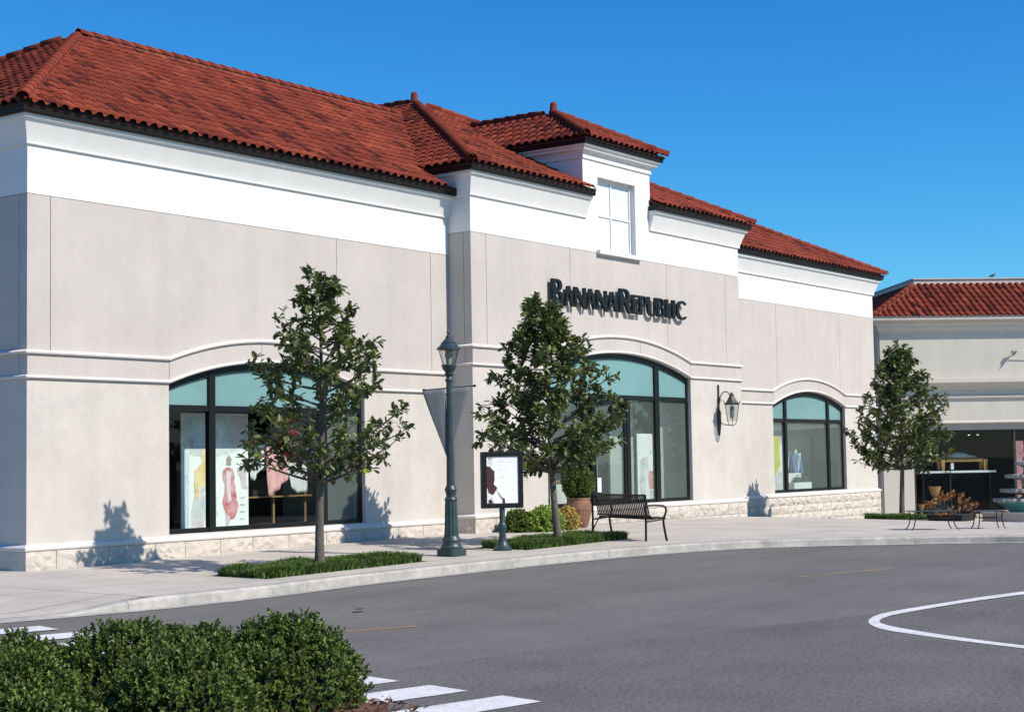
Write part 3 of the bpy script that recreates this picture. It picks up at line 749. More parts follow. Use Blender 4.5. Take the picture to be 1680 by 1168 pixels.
# dormer
dorm = MB()
ww0, ww1, wz0, wz1 = 31.50, 33.16, 6.50, 8.24
poly = [(DX0, 6.436), (DX1, 6.436), (DX1, 8.64), (DX0, 8.64)]
for a in ((DX0, ww0, 6.436, 8.64), (ww1, DX1, 6.436, 8.64), (ww0, ww1, wz1, 8.64), (ww0, ww1, 6.436, wz0)):
    dorm.box(a[0], a[1], YM + .0005, YM + .2, a[2], a[3])
dorm.box(DX0, DX0 + .2, YM + .2, 26, 7.0, 8.64); dorm.box(DX1 - .2, DX1, YM + .2, 26, 7.0, 8.64)
dormer = dorm.build('dormer', 'white_paint', store); dormer['label'] = 'white dormer with a four-pane window'
dpath = [(DX0, 25), (DX0, YM), (DX1, YM), (DX1, 25)]
dcp = [(-.1, .0), (.03, .0), (.035, .01), (.035, .09), (.05, .10), (.06, .13), (.10, .17), (.15, .19), (.16, .24), (.22, .27), (.22, .33), (-.1, .33)]
run(dormer, dpath, 8.60, dcp, 'cornice', 'white_paint')
run(dormer, dpath, ZD - .03, [(a * .9, b) for a, b in GUT], 'gutter', 'bronze_fascia')
MB().box(31.40, 33.32, YM - .11, YM + .1, 6.40, 6.50).build('window_sill', 'white_paint', dormer, bevel=.012)
wf = MB(); yy0, yy1 = YM + .13, YM + .19
for a in ((ww0, ww0 + .06, wz0, wz1), (ww1 - .06, ww1, wz0, wz1), (ww0 + .06, ww1 - .06, wz0, wz0 + .07), (ww0 + .06, ww1 - .06, wz1 - .06, wz1)):
    wf.box(a[0], a[1], yy0, yy1, a[2], a[3])
xc_ = (ww0 + ww1) / 2 - .05; zc_ = 7.36
wf.box(xc_ - .022, xc_ + .022, yy0 + .01, yy1, wz0 + .07, wz1 - .06)
wf.box(ww0 + .06, xc_ - .022, yy0 + .01, yy1, zc_ - .02, zc_ + .02); wf.box(xc_ + .022, ww1 - .06, yy0 + .01, yy1, zc_ - .02, zc_ + .02)
wf.build('window_frame', 'white_paint', dormer)
material('dormer_glass', (0.66, 0.68, 0.72), 0.12, 0.03, 1)
for a, b in ((ww0 + .06, xc_ - .022), (xc_ + .022, ww1 - .06)):
    for c, d in ((wz0 + .07, zc_ - .02), (zc_ + .02, wz1 - .06)):
        box('pane', 'dormer_glass', dormer, a, b, yy0 + .035, yy1, c, d)

# plinth of rock-faced blocks
def course(parent, a, b, z0, z1, y, wmin, wmax, axis=0, out=.05, seed=0, nx=5, nz=4, off=0):
    x = a; k = 0; rr = random.Random(seed)
    x = a - off
    while x < b - .02:
        wd = rr.uniform(wmin, wmax); x2 = min(x + wd, b)
        if b - x2 < wmin * .5: x2 = b
        xa = max(x, a)
        if x2 - xa > .05: rock(seed * 100 + k, xa + .005, x2 - .005, z0, z1, y, axis, out, nx, nz).build('plinth_block', 'stone', parent)
        x = x2; k += 1
course(wall, X0 - .06, XM0 - .05, -.1, .305, YF - .06, .5, 1.15, 0, .038, 1, 9, 6)
course(wall, YF - .02, 26, -.35, .305, X0 - .06, .5, 1.0, 1, .035, 2, 6, 5)
course(wall2, XM0 - .06, 29.25, -.05, .395, YM - .06, .6, 1.1, 0, .038, 3, 9, 6)
course(wall2, YM - .02, YF - .0, -.35, .395, XM0 - .06, .6, .6, 1, .03, 4, 6, 5)
course(wall2, 29.25, XM1 + .06, .10, .395, YM - .06, .42, .62, 0, .05, 5)
course(wall2, 29.25, XM1 + .06, -.25, .092, YM - .06, .42, .62, 0, .05, 6, off=.25)
for k, (z0, z1) in enumerate(((.185, .415), (-.05, .178), (-.285, -.057), (-.52, -.292))):
    course(wall3, XM1 + .02, X1 + .06, z0, z1, YF - .06, .40, .56, 0, .05, 10 + k, off=.22 * (k % 2))

# shop windows: black frames, teal transoms, glass
def window(wl, key, y, zled, ztr, mull, door=None, gm=('window_glass',)):
    xc, hw, zs, rise = WIN[key]; fy0, fy1 = y + .085, y + .185; zb = zled + .07
    win = MB()
    fr = .13
    # head (arched)
    up = arc_pts(xc, hw, zs, rise); lo = [(x, arc(x, xc, hw, zs, rise) - fr * (1 if 0 < i < 28 else 1)) for i, (x, _) in enumerate(up)]
    win.prism_xz(up + lo[::-1], fy0, fy1)
    zj = zs - fr
    win.box(xc - hw, xc - hw + .07, fy0 + .003, fy1, zb, zj + .01); win.box(xc + hw - .07, xc + hw, fy0 + .003, fy1, zb, zj + .01)
    win.box(xc - hw + .07, xc + hw - .07, fy0 + .004, fy1, ztr - .055, ztr + .055)
    if not door: win.box(xc - hw + .07, xc + hw - .07, fy0 + .004, fy1, zb, zb + .085)
    for mx_, wdt, z0_, z1_ in mull:
        top = (arc(mx_, xc, hw, zs, rise) - .06) if z1_ is None else z1_
        win.box(mx_ - wdt / 2, mx_ + wdt / 2, fy0 - .012, fy1, z0_ if z0_ is not None else zb, top)
    w_ = win.build('window_frame', 'frame_black', wl, bevel=.006)
    # panes
    gl0 = fy0 + .045
    edges_up = [xc - hw + .07] + sorted(m_[0] for m_ in mull if m_[3] is None) + [xc + hw - .07]
    for a, b in zip(edges_up[:-1], edges_up[1:]):
        n = 10; xs_ = [a + (b - a) * i / n for i in range(n + 1)]
        poly = [(a, ztr), (b, ztr)] + [(x, max(ztr + .02, arc(x, xc, hw, zs, rise) - fr + .03)) for x in xs_[::-1]]
        MB().prism_xz(poly, gl0, gl0 + .02).build('transom_pane', 'teal_panel', wl)
    edges = [xc - hw + .07] + sorted(m_[0] for m_ in mull if m_[2] is None) + [xc + hw - .07]
    for i, (a, b) in enumerate(zip(edges[:-1], edges[1:])):
        if door and door[0] <= i < door[1]: continue
        MB().prism_xz([(a, zb + .02), (b, zb + .02), (b, ztr), (a, ztr)], gl0, gl0 + .012).build('glass_pane', gm[i % len(gm)], wl)
    return w_
window(wall, 'left', YF, .36, 2.61, [(19.86, .15, None, None), (22.76, .15, None, None)], gm=('window_glass', 'window_glass', 'veiled_glass'))
window(wall3, 'right', YF, .47, 2.62, [(42.28, .15, None, None), (45.13, .15, None, None)], gm=('light_veil_glass', 'veiled_glass', 'veiled_glass'))
window(wall2, 'mid', YM, .45, 3.06, [(30.88, .13, None, None), (34.12, .20, None, None), (32.77, .16, None, 3.0), (31.22, .08, None, 3.0)], gm=('light_veil_glass', 'window_glass', 'light_veil_glass', 'light_veil_glass', 'veiled_glass'))
# rooms behind the windows
def room(wl, x0, x1, y0, y1, z0, z1, mats):
    f, bk, lf, rg, ce = mats
    box('room_floor', f, wl, x0, x1, y0, y1, z0 - .05, z0); box('room_ceiling', ce, wl, x0, x1, y0, y1, z1, z1 + .05)
    box('room_back', bk, wl, x0, x1, y1, y1 + .05, z0, z1); box('room_side', lf, wl, x0 - .05, x0, y0, y1, z0, z1); box('room_side', rg, wl, x1, x1 + .05, y0, y1, z0, z1)
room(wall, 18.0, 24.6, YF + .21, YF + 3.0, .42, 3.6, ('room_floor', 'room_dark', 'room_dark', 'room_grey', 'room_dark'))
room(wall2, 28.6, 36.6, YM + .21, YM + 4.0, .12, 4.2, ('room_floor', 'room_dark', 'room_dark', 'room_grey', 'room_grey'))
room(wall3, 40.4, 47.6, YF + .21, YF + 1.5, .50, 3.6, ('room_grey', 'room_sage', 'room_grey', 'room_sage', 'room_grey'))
box('room_partition', 'room_sage', wall, 23.72, 24.6, YF + 1.0, YF + 1.06, .42, 3.55)
box('room_partition', 'room_sage', wall2, 35.32, 36.6, YM + .75, YM + .81, .12, 4.15)
box('room_partition', 'room_sage', wall2, 33.35, 34.44, YM + 1.0, YM + 1.06, .12, 4.15)
box('room_partition', 'room_grey', wall2, 29.0, 31.2, YM + 3.0, YM + 3.06, .12, 4.15)
# entrance door leaf, kick plate and notice
MB().box(31.26, 31.34, YM + .09, YM + .14, .46, 2.98).box(32.60, 32.69, YM + .09, YM + .14, .46, 2.98).box(31.34, 32.60, YM + .09, YM + .14, .46, .66).box(31.34, 32.60, YM + .09, YM + .14, 2.88, 2.98).build('door_leaf', 'frame_black', wall2)
box('notice', 'print_white', wall2, 31.37, 31.53, YM + .082, YM + .09, .83, 1.16)
box('door_handle', 'steel', wall2, 31.29, 31.32, YM + .04, YM + .07, 1.1, 1.6)

# ------------------------------------------------------------------ raised lettering
def arcpts(cx, cy, rx, ry, a0, a1, n=9): return [(cx + rx * math.cos(R(a0 + (a1 - a0) * i / n)), cy + ry * math.sin(R(a0 + (a1 - a0) * i / n))) for i in range(n + 1)]
GLY = {
 'A': [[(0, 0), (.36, 1), (.58, 1), (1, 0), (.74, 0), (.64, .25), (.25, .25), (.15, 0)], [(.29, .36), (.60, .36), (.455, .76)]],
 'N': [[(0, 0), (0, 1), (.24, 1), (.83, .36), (.83, 1), (1, 1), (1, -.06), (.88, -.06), (.17, .70), (.17, 0)]],
 'B': [[(0, 0), (0, 1)] + arcpts(.50, .77, .36, .23, 90, -75) + arcpts(.52, .275, .48, .275, 75, -90), [(.27, .58), (.27, .90)] + arcpts(.42, .74, .20, .16, 90, -90, 7), [(.27, .10), (.27, .47)] + arcpts(.44, .285, .26, .185, 90, -90, 7)],
 'R': [[(0, 0), (0, 1)] + arcpts(.48, .73, .36, .27, 90, -60) + [(1.0, .0), (.72, 0), (.40, .44), (.26, .44), (.26, 0)], [(.26, .54), (.26, .90)] + arcpts(.42, .72, .20, .18, 90, -90, 7)],
 'E': [[(0, 0), (0, 1), (.95, 1), (.95, .88), (.34, .88), (.34, .58), (.82, .58), (.82, .46), (.34, .46), (.34, .12), (1, .12), (1, 0)]],
 'P': [[(0, 0), (0, 1)] + arcpts(.52, .71, .48, .29, 90, -90) + [(.32, .42), (.32, 0)], [(.32, .53), (.32, .89)] + arcpts(.48, .71, .24, .18, 90, -90, 7)],
 'U': [[(0, 1)] + arcpts(.5, .36, .5, .38, 180, 360, 14) + [(1, 1), (.86, 1)] + arcpts(.56, .36, .30, .27, 360, 180, 12) + [(.26, 1)]],
 'L': [[(0, 0), (0, 1), (.40, 1), (.40, .13), (1, .13), (1, 0)]],
 'I': [[(0, 0), (0, 1), (1, 1), (1, 0)]],
 'C': [arcpts(.56, .5, .56, .53, 42, 318, 22) + arcpts(.64, .5, .40, .41, 312, 48, 20)],
}
sign = empty('shop_sign', (32.4, YM - .06, 5.06), 'raised black capital lettering mounted on the wall above the arched entrance', 'sign')
LET = [('B', 29.37, 29.82, .58), ('A', 29.85, 30.24, .46), ('N', 30.26, 30.72, .46), ('A', 30.74, 31.15, .46), ('N', 31.17, 31.61, .46), ('A', 31.63, 32.09, .46),
       ('R', 32.18, 32.70, .57), ('E', 32.73, 33.04, .46), ('P', 33.07, 33.42, .46), ('U', 33.44, 33.85, .46), ('B', 33.89, 34.26, .46), ('L', 34.30, 34.58, .46), ('I', 34.62, 34.75, .46), ('C', 34.82, 35.32, .46)]
dg = None
for ch, a, b, h in LET:
    cu_ = bpy.data.curves.new('letter', 'CURVE'); cu_.dimensions = '2D'; cu_.fill_mode = 'BOTH'; cu_.extrude = .035
    for cont in GLY[ch]:
        sp = cu_.splines.new('POLY'); sp.points.add(len(cont) - 1); sp.use_cyclic_u = True
        for pt, (u, v) in zip(sp.points, cont): pt.co = (u * (b - a), v * h, 0, 1)
    tmp = bpy.data.objects.new('tmp', cu_); COL.objects.link(tmp)
    me = bpy.data.meshes.new_from_object(tmp.evaluated_get(bpy.context.evaluated_depsgraph_get()))
    bpy.data.objects.remove(tmp, do_unlink=True)
    me.name = 'letter'; me.transform(Matrix.Translation((a, YM - .105, 5.07)) @ Matrix.Rotation(R(90), 4, 'X'))
    me.materials.clear(); me.materials.append(M['frame_black'])
    o = bpy.data.objects.new('letter', me); place(o, sign)
    mbp = MB()
    for fx in (.2, .7): mbp.box(a + (b - a) * fx - .008, a + (b - a) * fx + .008, YM - .07, YM + .002, 5.12, 5.136)

# ------------------------------------------------------------------ street lamp, pennant, wall lantern, poster stand
def street_lamp(x, y):
    z = SW(x, y) + .004
    t = empty('street_lamp', (x, y, z), 'dark green fluted street lamp post with glass lantern head', 'street lamp')
    c = (x, y, z)
    MB().prism_xy([(x + a * .2, y + b * .2) for a, b in ((-1, -.75), (-.75, -1), (.75, -1), (1, -.75), (1, .75), (.75, 1), (-.75, 1), (-1, .75))], z, z + .13).build('base_block', 'lamp_green', t, bevel=.012)
    MB().lathe(c, [(.185, .131), (.19, .16), (.165, .19), (.15, .25), (.155, .27), (.165, .29), (.155, .31), (.13, .34), (.125, .36)], 32).build('base_collar', 'lamp_green', t, smooth=True)
    fl = lambda a, r, zz: 1 + .06 * math.cos(a * 12)
    MB().lathe(c, [(.118, .36), (.108, .5), (.098, .92), (.092, 1.0)], 96, rfun=fl).build('fluted_shaft', 'lamp_green', t, smooth=True)
    MB().lathe(c, [(.094, .99), (.105, 1.0), (.11, 1.02), (.095, 1.05), (.08, 1.07), (.085, 1.13), (.10, 1.17), (.105, 1.2), (.085, 1.24), (.075, 1.27)], 32).build('shaft_collar', 'lamp_green', t, smooth=True)
    MB().lathe(c, [(.068, 1.26), (.058, 2.0), (.05, 2.9), (.05, 3.02)], 96, rfun=lambda a, r, zz: 1 + .05 * math.cos(a * 12)).build('pole', 'lamp_green', t, smooth=True)
    MB().lathe(c, [(.05, 3.0), (.068, 3.02), (.07, 3.06), (.052, 3.09), (.05, 3.13), (.075, 3.17), (.08, 3.2), (.065, 3.22), (.075, 3.25), (.10, 3.29), (.115, 3.32), (.115, 3.35), (.13, 3.37), (.13, 3.40), (.11, 3.41)], 32).build('lantern_cup', 'lamp_green', t, smooth=True)
    MB().lathe(c, [(.095, 3.405), (.10, 3.42), (.165, 3.74), (.17, 3.76)], 12).build('lantern_glass', 'lantern_glass', t)
    MB().lathe(c, [(.04, 3.41), (.045, 3.5), (.07, 3.62), (.055, 3.72), (.02, 3.74)], 16).build('lamp_globe', 'lamp_glass_in', t, smooth=True)
    rb = MB()
    for k in range(4):
        a = R(20 + 90 * k); rb.tube([(x + .104 * math.cos(a), y + .104 * math.sin(a), z + 3.41), (x + .178 * math.cos(a), y + .178 * math.sin(a), z + 3.77)], .009, 6)
    rb.build('lantern_rib', 'lamp_green', t)
    roof = MB().lathe(c, [(.19, 3.75), (.205, 3.755), (.205, 3.80), (.185, 3.815), (.15, 3.87), (.13, 3.90), (.135, 3.91), (.105, 3.95), (.07, 4.0), (.05, 4.03), (.055, 4.05), (.05, 4.07)], 32).build('lantern_roof', 'lamp_green', t, smooth=True)
    MB().lathe(c, [(.048, 4.065), (.03, 4.1), (.018, 4.12), (.022, 4.15), (.024, 4.17), (.012, 4.21), (.002, 4.24)], 16).build('finial', 'lamp_green', t, smooth=True)
    zq, zo = [0, 1.3, 3.0, 4.24], [0, 1.21, 2.93, 3.83]
    for o in t.children:                                              # final heights of the casting
        for v in o.data.vertices: v.co.z = z + float(np.interp(v.co.z - z, zq, zo))
    return t, z
LX, LY = 21.32, 16.97
lamp_t, lz = street_lamp(LX, LY)
pen = empty('pennant_banner', (LX, LY, lz + 2.8), 'plain grey triangular pennant hanging from a crossbar on the lamp post', 'banner')
ddir = Vector((math.sin(YAW), -math.cos(YAW), 0))                     # crossbar stands across the pole
bz = lz + 2.82
def pp(u, z, o=0): return (LX + ddir.x * u - ddir.y * o * -1, LY + ddir.y * u + ddir.x * o, z)
MB().tube([pp(-.42, bz - .02), pp(.42, bz + .04)], .012, 8).build('crossbar', 'lamp_green', pen)
for u, zz in ((-.43, bz - .02), (.43, bz + .04)): MB().lathe(pp(u, zz - .025), [(.003, 0), (.022, .008), (.028, .025), (.022, .042), (.003, .05)], 10).build('bar_end', 'frame_black', pen, smooth=True)
def pennant(u0, u1, tip, zt0, zt1, zb, bulge):
    n, mrow = 10, 16; v = []; f = []
    for j in range(mrow + 1):
        tt = j / mrow
        for i in range(n + 1):
            s = i / n; top_u = u0 + (u1 - u0) * s; top_z = zt0 + (zt1 - zt0) * s
            u = top_u + (tip - top_u) * tt; z = top_z + (zb - top_z) * tt
            o = .06 + bulge * math.sin(math.pi * s) * (1 - tt) * math.sin(tt * 3 + .6) + .012 * math.sin(s * 9 + tt * 4) * (1 - tt)
            v.append(pp(u, z, o))
    for j in range(mrow):
        for i in range(n): f.append((j * (n + 1) + i, j * (n + 1) + i + 1, (j + 1) * (n + 1) + i + 1, (j + 1) * (n + 1) + i))
    o = MB().add(v, f).build('cloth_panel', 'banner_cloth', pen); md = o.modifiers.new('s', 'SOLIDIFY'); md.thickness = .004
    o.data.polygons.foreach_set('use_smooth', [True] * len(f))
pennant(-.40, -.005, .0, bz - .035, bz - .005, bz - 1.17, .05)
pennant(.005, .40, .03, bz - .005, bz + .025, bz - 1.23, .05)

# wall lantern right of the entrance
wx, wz = 37.05, 2.85
wl_t = empty('wall_lantern', (wx, YM, wz), 'dark iron wall lantern on a scroll bracket right of the entrance', 'wall lamp')
yw = YM - .012
MB().box(wx - .022, wx + .022, yw - .03, yw + .012, 2.62, 3.48).build('bracket_bar', 'old_iron', wl_t, bevel=.006)
MB().prism_xz([(wx - .06, 2.36), (wx - .02, 2.24), (wx, 2.14), (wx + .02, 2.24), (wx + .06, 2.36), (wx + .075, 2.5), (wx + .065, 2.75), (wx + .02, 2.84), (wx - .02, 2.84), (wx - .065, 2.75), (wx - .075, 2.5)], yw - .04, yw + .012).build('back_plate', 'old_iron', wl_t, bevel=.01)
ax = [(wx, yw - .03 - .36 * (1 - math.cos(a)) / 2, 2.98 + .30 * math.sin(a) + .04 * (a / math.pi)) for a in [math.pi * i / 14 for i in range(15)]]
MB().tube(ax, .014, 8).build('scroll_arm', 'old_iron', wl_t, smooth=True)
MB().tube([(wx, yw - .05 - .05 * math.cos(a) * (1 - a / 9), 3.06 + .05 * math.sin(a) * (1 - a / 9)) for a in [i * .5 for i in range(14)]], .009, 6).build('scroll', 'old_iron', wl_t)
ly = yw - .40; lc = (wx, ly, 0)
MB().lathe(lc, [(.215, 2.95), (.225, 2.96), (.225, 2.985), (.19, 3.0), (.14, 3.06), (.08, 3.16), (.07, 3.18), (.075, 3.2), (.05, 3.22), (.03, 3.27), (.005, 3.28)], 6, a0=.5).build('lantern_roof', 'old_iron', wl_t)
MB().lathe(lc, [(.13, 2.52), (.20, 2.955)], 6, a0=.5).build('lantern_glass', 'lantern_glass', wl_t)
MB().lathe(lc, [(.05, 2.6), (.06, 2.7), (.06, 2.88), (.03, 2.92)], 12).build('lamp_core', 'lamp_glass_in', wl_t, smooth=True)
rb = MB()
for k in range(6):
    a = .5 + k * math.pi / 3
    rb.tube([(wx + .205 * math.cos(a), ly + .205 * math.sin(a), 2.96), (wx + .135 * math.cos(a), ly + .135 * math.sin(a), 2.52)], .009, 6)
    rb.tube([(wx + .135 * math.cos(a), ly + .135 * math.sin(a), 2.52), (wx + .09 * math.cos(a), ly + .09 * math.sin(a), 2.44), (wx, ly, 2.40)], .009, 6)
    rb.tube([(wx + .22 * math.cos(a), ly + .22 * math.sin(a), 2.98), (wx + .25 * math.cos(a), ly + .25 * math.sin(a), 3.06)], .008, 6)
rb.build('lantern_cage', 'old_iron', wl_t)
MB().tube([(wx, yw - .03, 2.52), (wx, yw - .15, 2.44), (wx, ly + .06, 2.42), (wx, ly, 2.40)], .012, 6).build('lower_stay', 'old_iron', wl_t)

# poster stand on the pavement
PX, PY = 22.75, 16.96; pz = SW(PX, PY) + .004
ps = empty('poster_stand', (PX, PY, pz), 'black framed poster board on a green post in front of the entrance pier', 'sign')
MB().lathe((PX, PY, pz), [(.17, 0), (.17, .03), (.15, .05), (.11, .09), (.085, .14), (.075, .18), (.07, .22)], 24).build('base', 'lamp_green', ps, smooth=True)
MB().lathe((PX, PY, pz), [(.062, .2), (.06, .33), (.075, .36), (.08, .42), (.062, .47), (.05, .5), (.05, .82)], 24).build('post', 'lamp_green', ps, smooth=True)
fa = R(-37); fx = Vector((math.cos(fa), math.sin(fa), 0)); fn = Vector((math.sin(fa), -math.cos(fa), 0))   # board faces the road
Mb = Matrix((fx, -fn, Vector((0, 0, 1)))).transposed().to_4x4(); Mb.translation = (PX, PY, pz)
hw_, z0_, z1_ = .375, .74, 1.73
MB().box(-hw_, hw_, -.05, .06, z0_, z1_).build('board', 'frame_black', ps, xf=Mb, bevel=.008)
frm = MB()
for a in ((-hw_, -hw_ + .085, z0_, z1_), (hw_ - .085, hw_, z0_, z1_), (-hw_ + .085, hw_ - .085, z0_, z0_ + .085), (-hw_ + .085, hw_ - .085, z1_ - .085, z1_)):
    frm.box(a[0], a[1], -.075, -.051, a[2], a[3])
frm.build('frame', 'frame_black', ps, xf=Mb, bevel=.005)
ix0, ix1, iz0, iz1 = -hw_ + .086, hw_ - .086, z0_ + .086, z1_ - .086
poster = MB().box(ix0, ix1, -.056, -.0505, iz0, iz1).build('poster', 'print_white', ps, xf=Mb)
def flat(parent, name, mat, pts, lift, xf, sx=1, sz=1, ox=0, oz=0, jag=0):
    """flat printed shape in a local x-z plane, lifted off its sheet"""
    out = []
    for i in range(len(pts)):
        p, q = pts[i], pts[(i + 1) % len(pts)]; n = 4 if jag else 1
        for k in range(n):
            t = k / n; out.append((ox + sx * (p[0] + (q[0] - p[0]) * t + random.uniform(-jag, jag)), oz + sz * (p[1] + (q[1] - p[1]) * t + random.uniform(-jag, jag))))
    return MB().prism_xz(out, -lift, -lift + .001).build(name, mat, parent, xf=xf)
pw, ph = ix1 - ix0, iz1 - iz0
def P_(name, mat, pts, l, jag=.008): flat(poster, name, mat, pts, .0565 + l * .0008, Mb, pw, ph, ix0, iz0, jag)
P_('printed_sweater', 'print_maroon', [(.0, .80), (.10, .79), (.24, .68), (.25, .50), (.22, .40), (.34, .33), (.26, .24), (.19, .18), (.06, .22), (.0, .34)], 1)
P_('printed_trousers', 'print_grey', [(.03, .22), (.16, .19), (.2, .08), (.24, .0), (.03, .0)], 1)
P_('printed_trousers', 'print_maroon', [(.05, .06), (.12, .1), (.2, .0), (.05, .0)], 2)
P_('printed_head', 'print_grey', [(.05, .98), (.17, .97), (.2, .88), (.18, .80), (.10, .80), (.04, .86)], 1)
P_('printed_hair', 'skin_print', [(.06, .99), (.18, .985), (.17, .94), (.07, .93)], 2)
P_('printed_arm', 'skin_print', [(.30, .28), (.36, .25), (.50, .12), (.48, .07), (.42, .1)], 1)
P_('printed_hand', 'print_maroon', [(.48, .12), (.57, .10), (.57, .0), (.5, .0)], 2)
for u, v, wd in ((.35, .88, .08), (.48, .885, .05), (.7, .87, .1), (.42, .70, .05), (.56, .705, .05), (.45, .55, .08), (.5, .42, .04), (.78, .29, .06)):
    P_('printed_mark', 'print_grey', [(u, v), (u + wd, v), (u + wd, v + .018), (u, v + .018)], 1, .004)
fin = MB().lathe((0, 0, 0), [(.05, 1.73), (.055, 1.75), (.03, 1.78), (.045, 1.82), (.02, 1.86), (.012, 1.92), (.002, 1.95)], 12).build('finial', 'old_iron', ps, xf=Mb, smooth=True)

# ------------------------------------------------------------------ bench (seen from behind)
bC, bA = Vector((25.72, 15.80)), Vector((26.62, 17.58)); bl = (bA - bC).length
du = (bA - bC).normalized(); dn = Vector((du.y, -du.x))                # dn: the way a sitter looks
bz0 = (SW(*bC) + SW(*bA)) / 2 + .003
bench = empty('park_bench', ((bC.x + bA.x) / 2, (bC.y + bA.y) / 2, bz0), 'black slatted metal bench on the pavement before the entrance', 'bench')
def bp(u, n, z): p = bC + du * u + dn * (n * .76); return (p.x, p.y, bz0 + z)
curve = [(-.06, .86), (-.035, .865), (-.01, .84), (.03, .70), (.07, .56), (.10, .47), (.15, .42), (.22, .405), (.38, .42), (.48, .435), (.53, .425), (.545, .40)]
ns = 30
def ribbon(u0, wd):
    v = []; f = []
    for n_, z_ in curve: v += [bp(u0 - wd / 2, n_, z_), bp(u0 + wd / 2, n_, z_)]
    for n_, z_ in curve: v += [bp(u0 - wd / 2, n_ + .006, z_ - .006), bp(u0 + wd / 2, n_ + .006, z_ - .006)]
    m_ = len(curve); k = 2 * m_
    for i in range(m_ - 1):
        f += [(2 * i, 2 * i + 1, 2 * i + 3, 2 * i + 2), (k + 2 * i, k + 2 * i + 2, k + 2 * i + 3, k + 2 * i + 1), (2 * i, 2 * i + 2, k + 2 * i + 2, k + 2 * i), (2 * i + 1, k + 2 * i + 1, k + 2 * i + 3, 2 * i + 3)]
    return MB().add(v, f)
for i in range(ns):
    u0 = .05 + (bl - .1) * i / (ns - 1)
    ribbon(u0, .05).build('slat', 'bench_black', bench)
for n_, z_ in ((-.045, .855), (.10, .46), (.52, .42), (.16, .41)):
    MB().tube([bp(0, n_, z_), bp(bl, n_, z_)], .016, 8).build('rail', 'bench_black', bench)
for u0 in (0, bl):
    MB().tube([bp(u0, -.05, 0), bp(u0, -.04, .45), bp(u0, -.05, .86)], .022, 8).build('leg', 'bench_black', bench)
    MB().tube([bp(u0, .56, 0), bp(u0, .54, .03), bp(u0, .47, .3), bp(u0, .46, .42)], .022, 8).build('leg', 'bench_black', bench)
    MB().tube([bp(u0, -.04, .66), bp(u0, .2, .665), bp(u0, .45, .655), bp(u0, .535, .62), bp(u0, .55, .55), bp(u0, .50, .46), bp(u0, .46, .42)], .02, 8).build('armrest', 'bench_black', bench)
    MB().tube([bp(u0, -.04, .36), bp(u0, .46, .40)], .016, 8).build('rail', 'bench_black', bench)
MB().tube([bp(bl, -.04, .16), bp(bl - .16, .02, .40)], .012, 6).build('brace', 'bench_black', bench)

# ------------------------------------------------------------------ foliage tools
def leaf_template(kind):
    if kind == 'oak': half = [(0, 0), (.13, .05), (.26, .20), (.36, .14), (.50, .30), (.60, .18), (.75, .26), (.86, .10), (1, 0)]
    elif kind == 'box': half = [(0, 0), (.28, .24), (.68, .27), (1, 0)]
    else: half = [(0, 0), (.3, .14), (.65, .16), (1, 0)]
    n = len(half); v = [(t, h, abs(h) * .35 - .12 * t * t) for t, h in half] + [(t, -h, abs(h) * .35 - .12 * t * t) for t, h in half[1:-1]]
    f = [tuple(range(n)), (0,) + tuple(range(2 * n - 3, n - 1, -1))[::1][::-1] + (n - 1,)]
    f[1] = (0,) + tuple([n - 1] + list(range(2 * n - 3, n - 1, -1)))
    return np.array(v), f
def leaves_mesh(name, tmpl, pos, dirs, nrms, size, mats, parent, tint, red=None):
    V0, F0 = tmpl; pos = np.asarray(pos); d = np.asarray(dirs); d /= np.linalg.norm(d, axis=1)[:, None]
    nn = np.asarray(nrms); nn = nn - d * (nn * d).sum(1)[:, None]; nn /= np.maximum(np.linalg.norm(nn, axis=1)[:, None], 1e-6)
    s = np.cross(nn, d); sz = np.asarray(size)
    V = pos[:, None, :] + sz[:, None, None] * (V0[None, :, 0:1] * d[:, None] + V0[None, :, 1:2] * s[:, None] + V0[None, :, 2:3] * nn[:, None])
    n, k = len(pos), len(V0)
    me = bpy.data.meshes.new(name)
    nf = len(F0); lens = [len(f) for f in F0]
    loops = (np.concatenate([np.array(f) for f in F0])[None, :] + (np.arange(n) * k)[:, None]).ravel()
    tot = np.tile(np.array(lens), n); start = np.r_[0, np.cumsum(tot)[:-1]]
    me.vertices.add(n * k); me.vertices.foreach_set('co', V.reshape(-1))
    me.loops.add(len(loops)); me.loops.foreach_set('vertex_index', loops.astype(np.int32))
    me.polygons.add(n * nf); me.polygons.foreach_set('loop_start', start.astype(np.int32)); me.polygons.foreach_set('loop_total', tot.astype(np.int32))
    me.update(calc_edges=True)
    for q in (mats if isinstance(mats, list) else [mats]): me.materials.append(M[q])
    at = me.attributes.new('leaf', 'FLOAT', 'FACE'); at.data.foreach_set('value', np.repeat(np.clip(tint, 0, 1), nf))
    if red is not None: me.polygons.foreach_set('material_index', np.repeat(red.astype(np.int32), nf))
    o = bpy.data.objects.new(name, me); return place(o, parent)
OAK, BOXL, LONG = leaf_template('oak'), leaf_template('box'), leaf_template('long')
def rvec(): v = rng.normal(size=3); return v / np.linalg.norm(v)

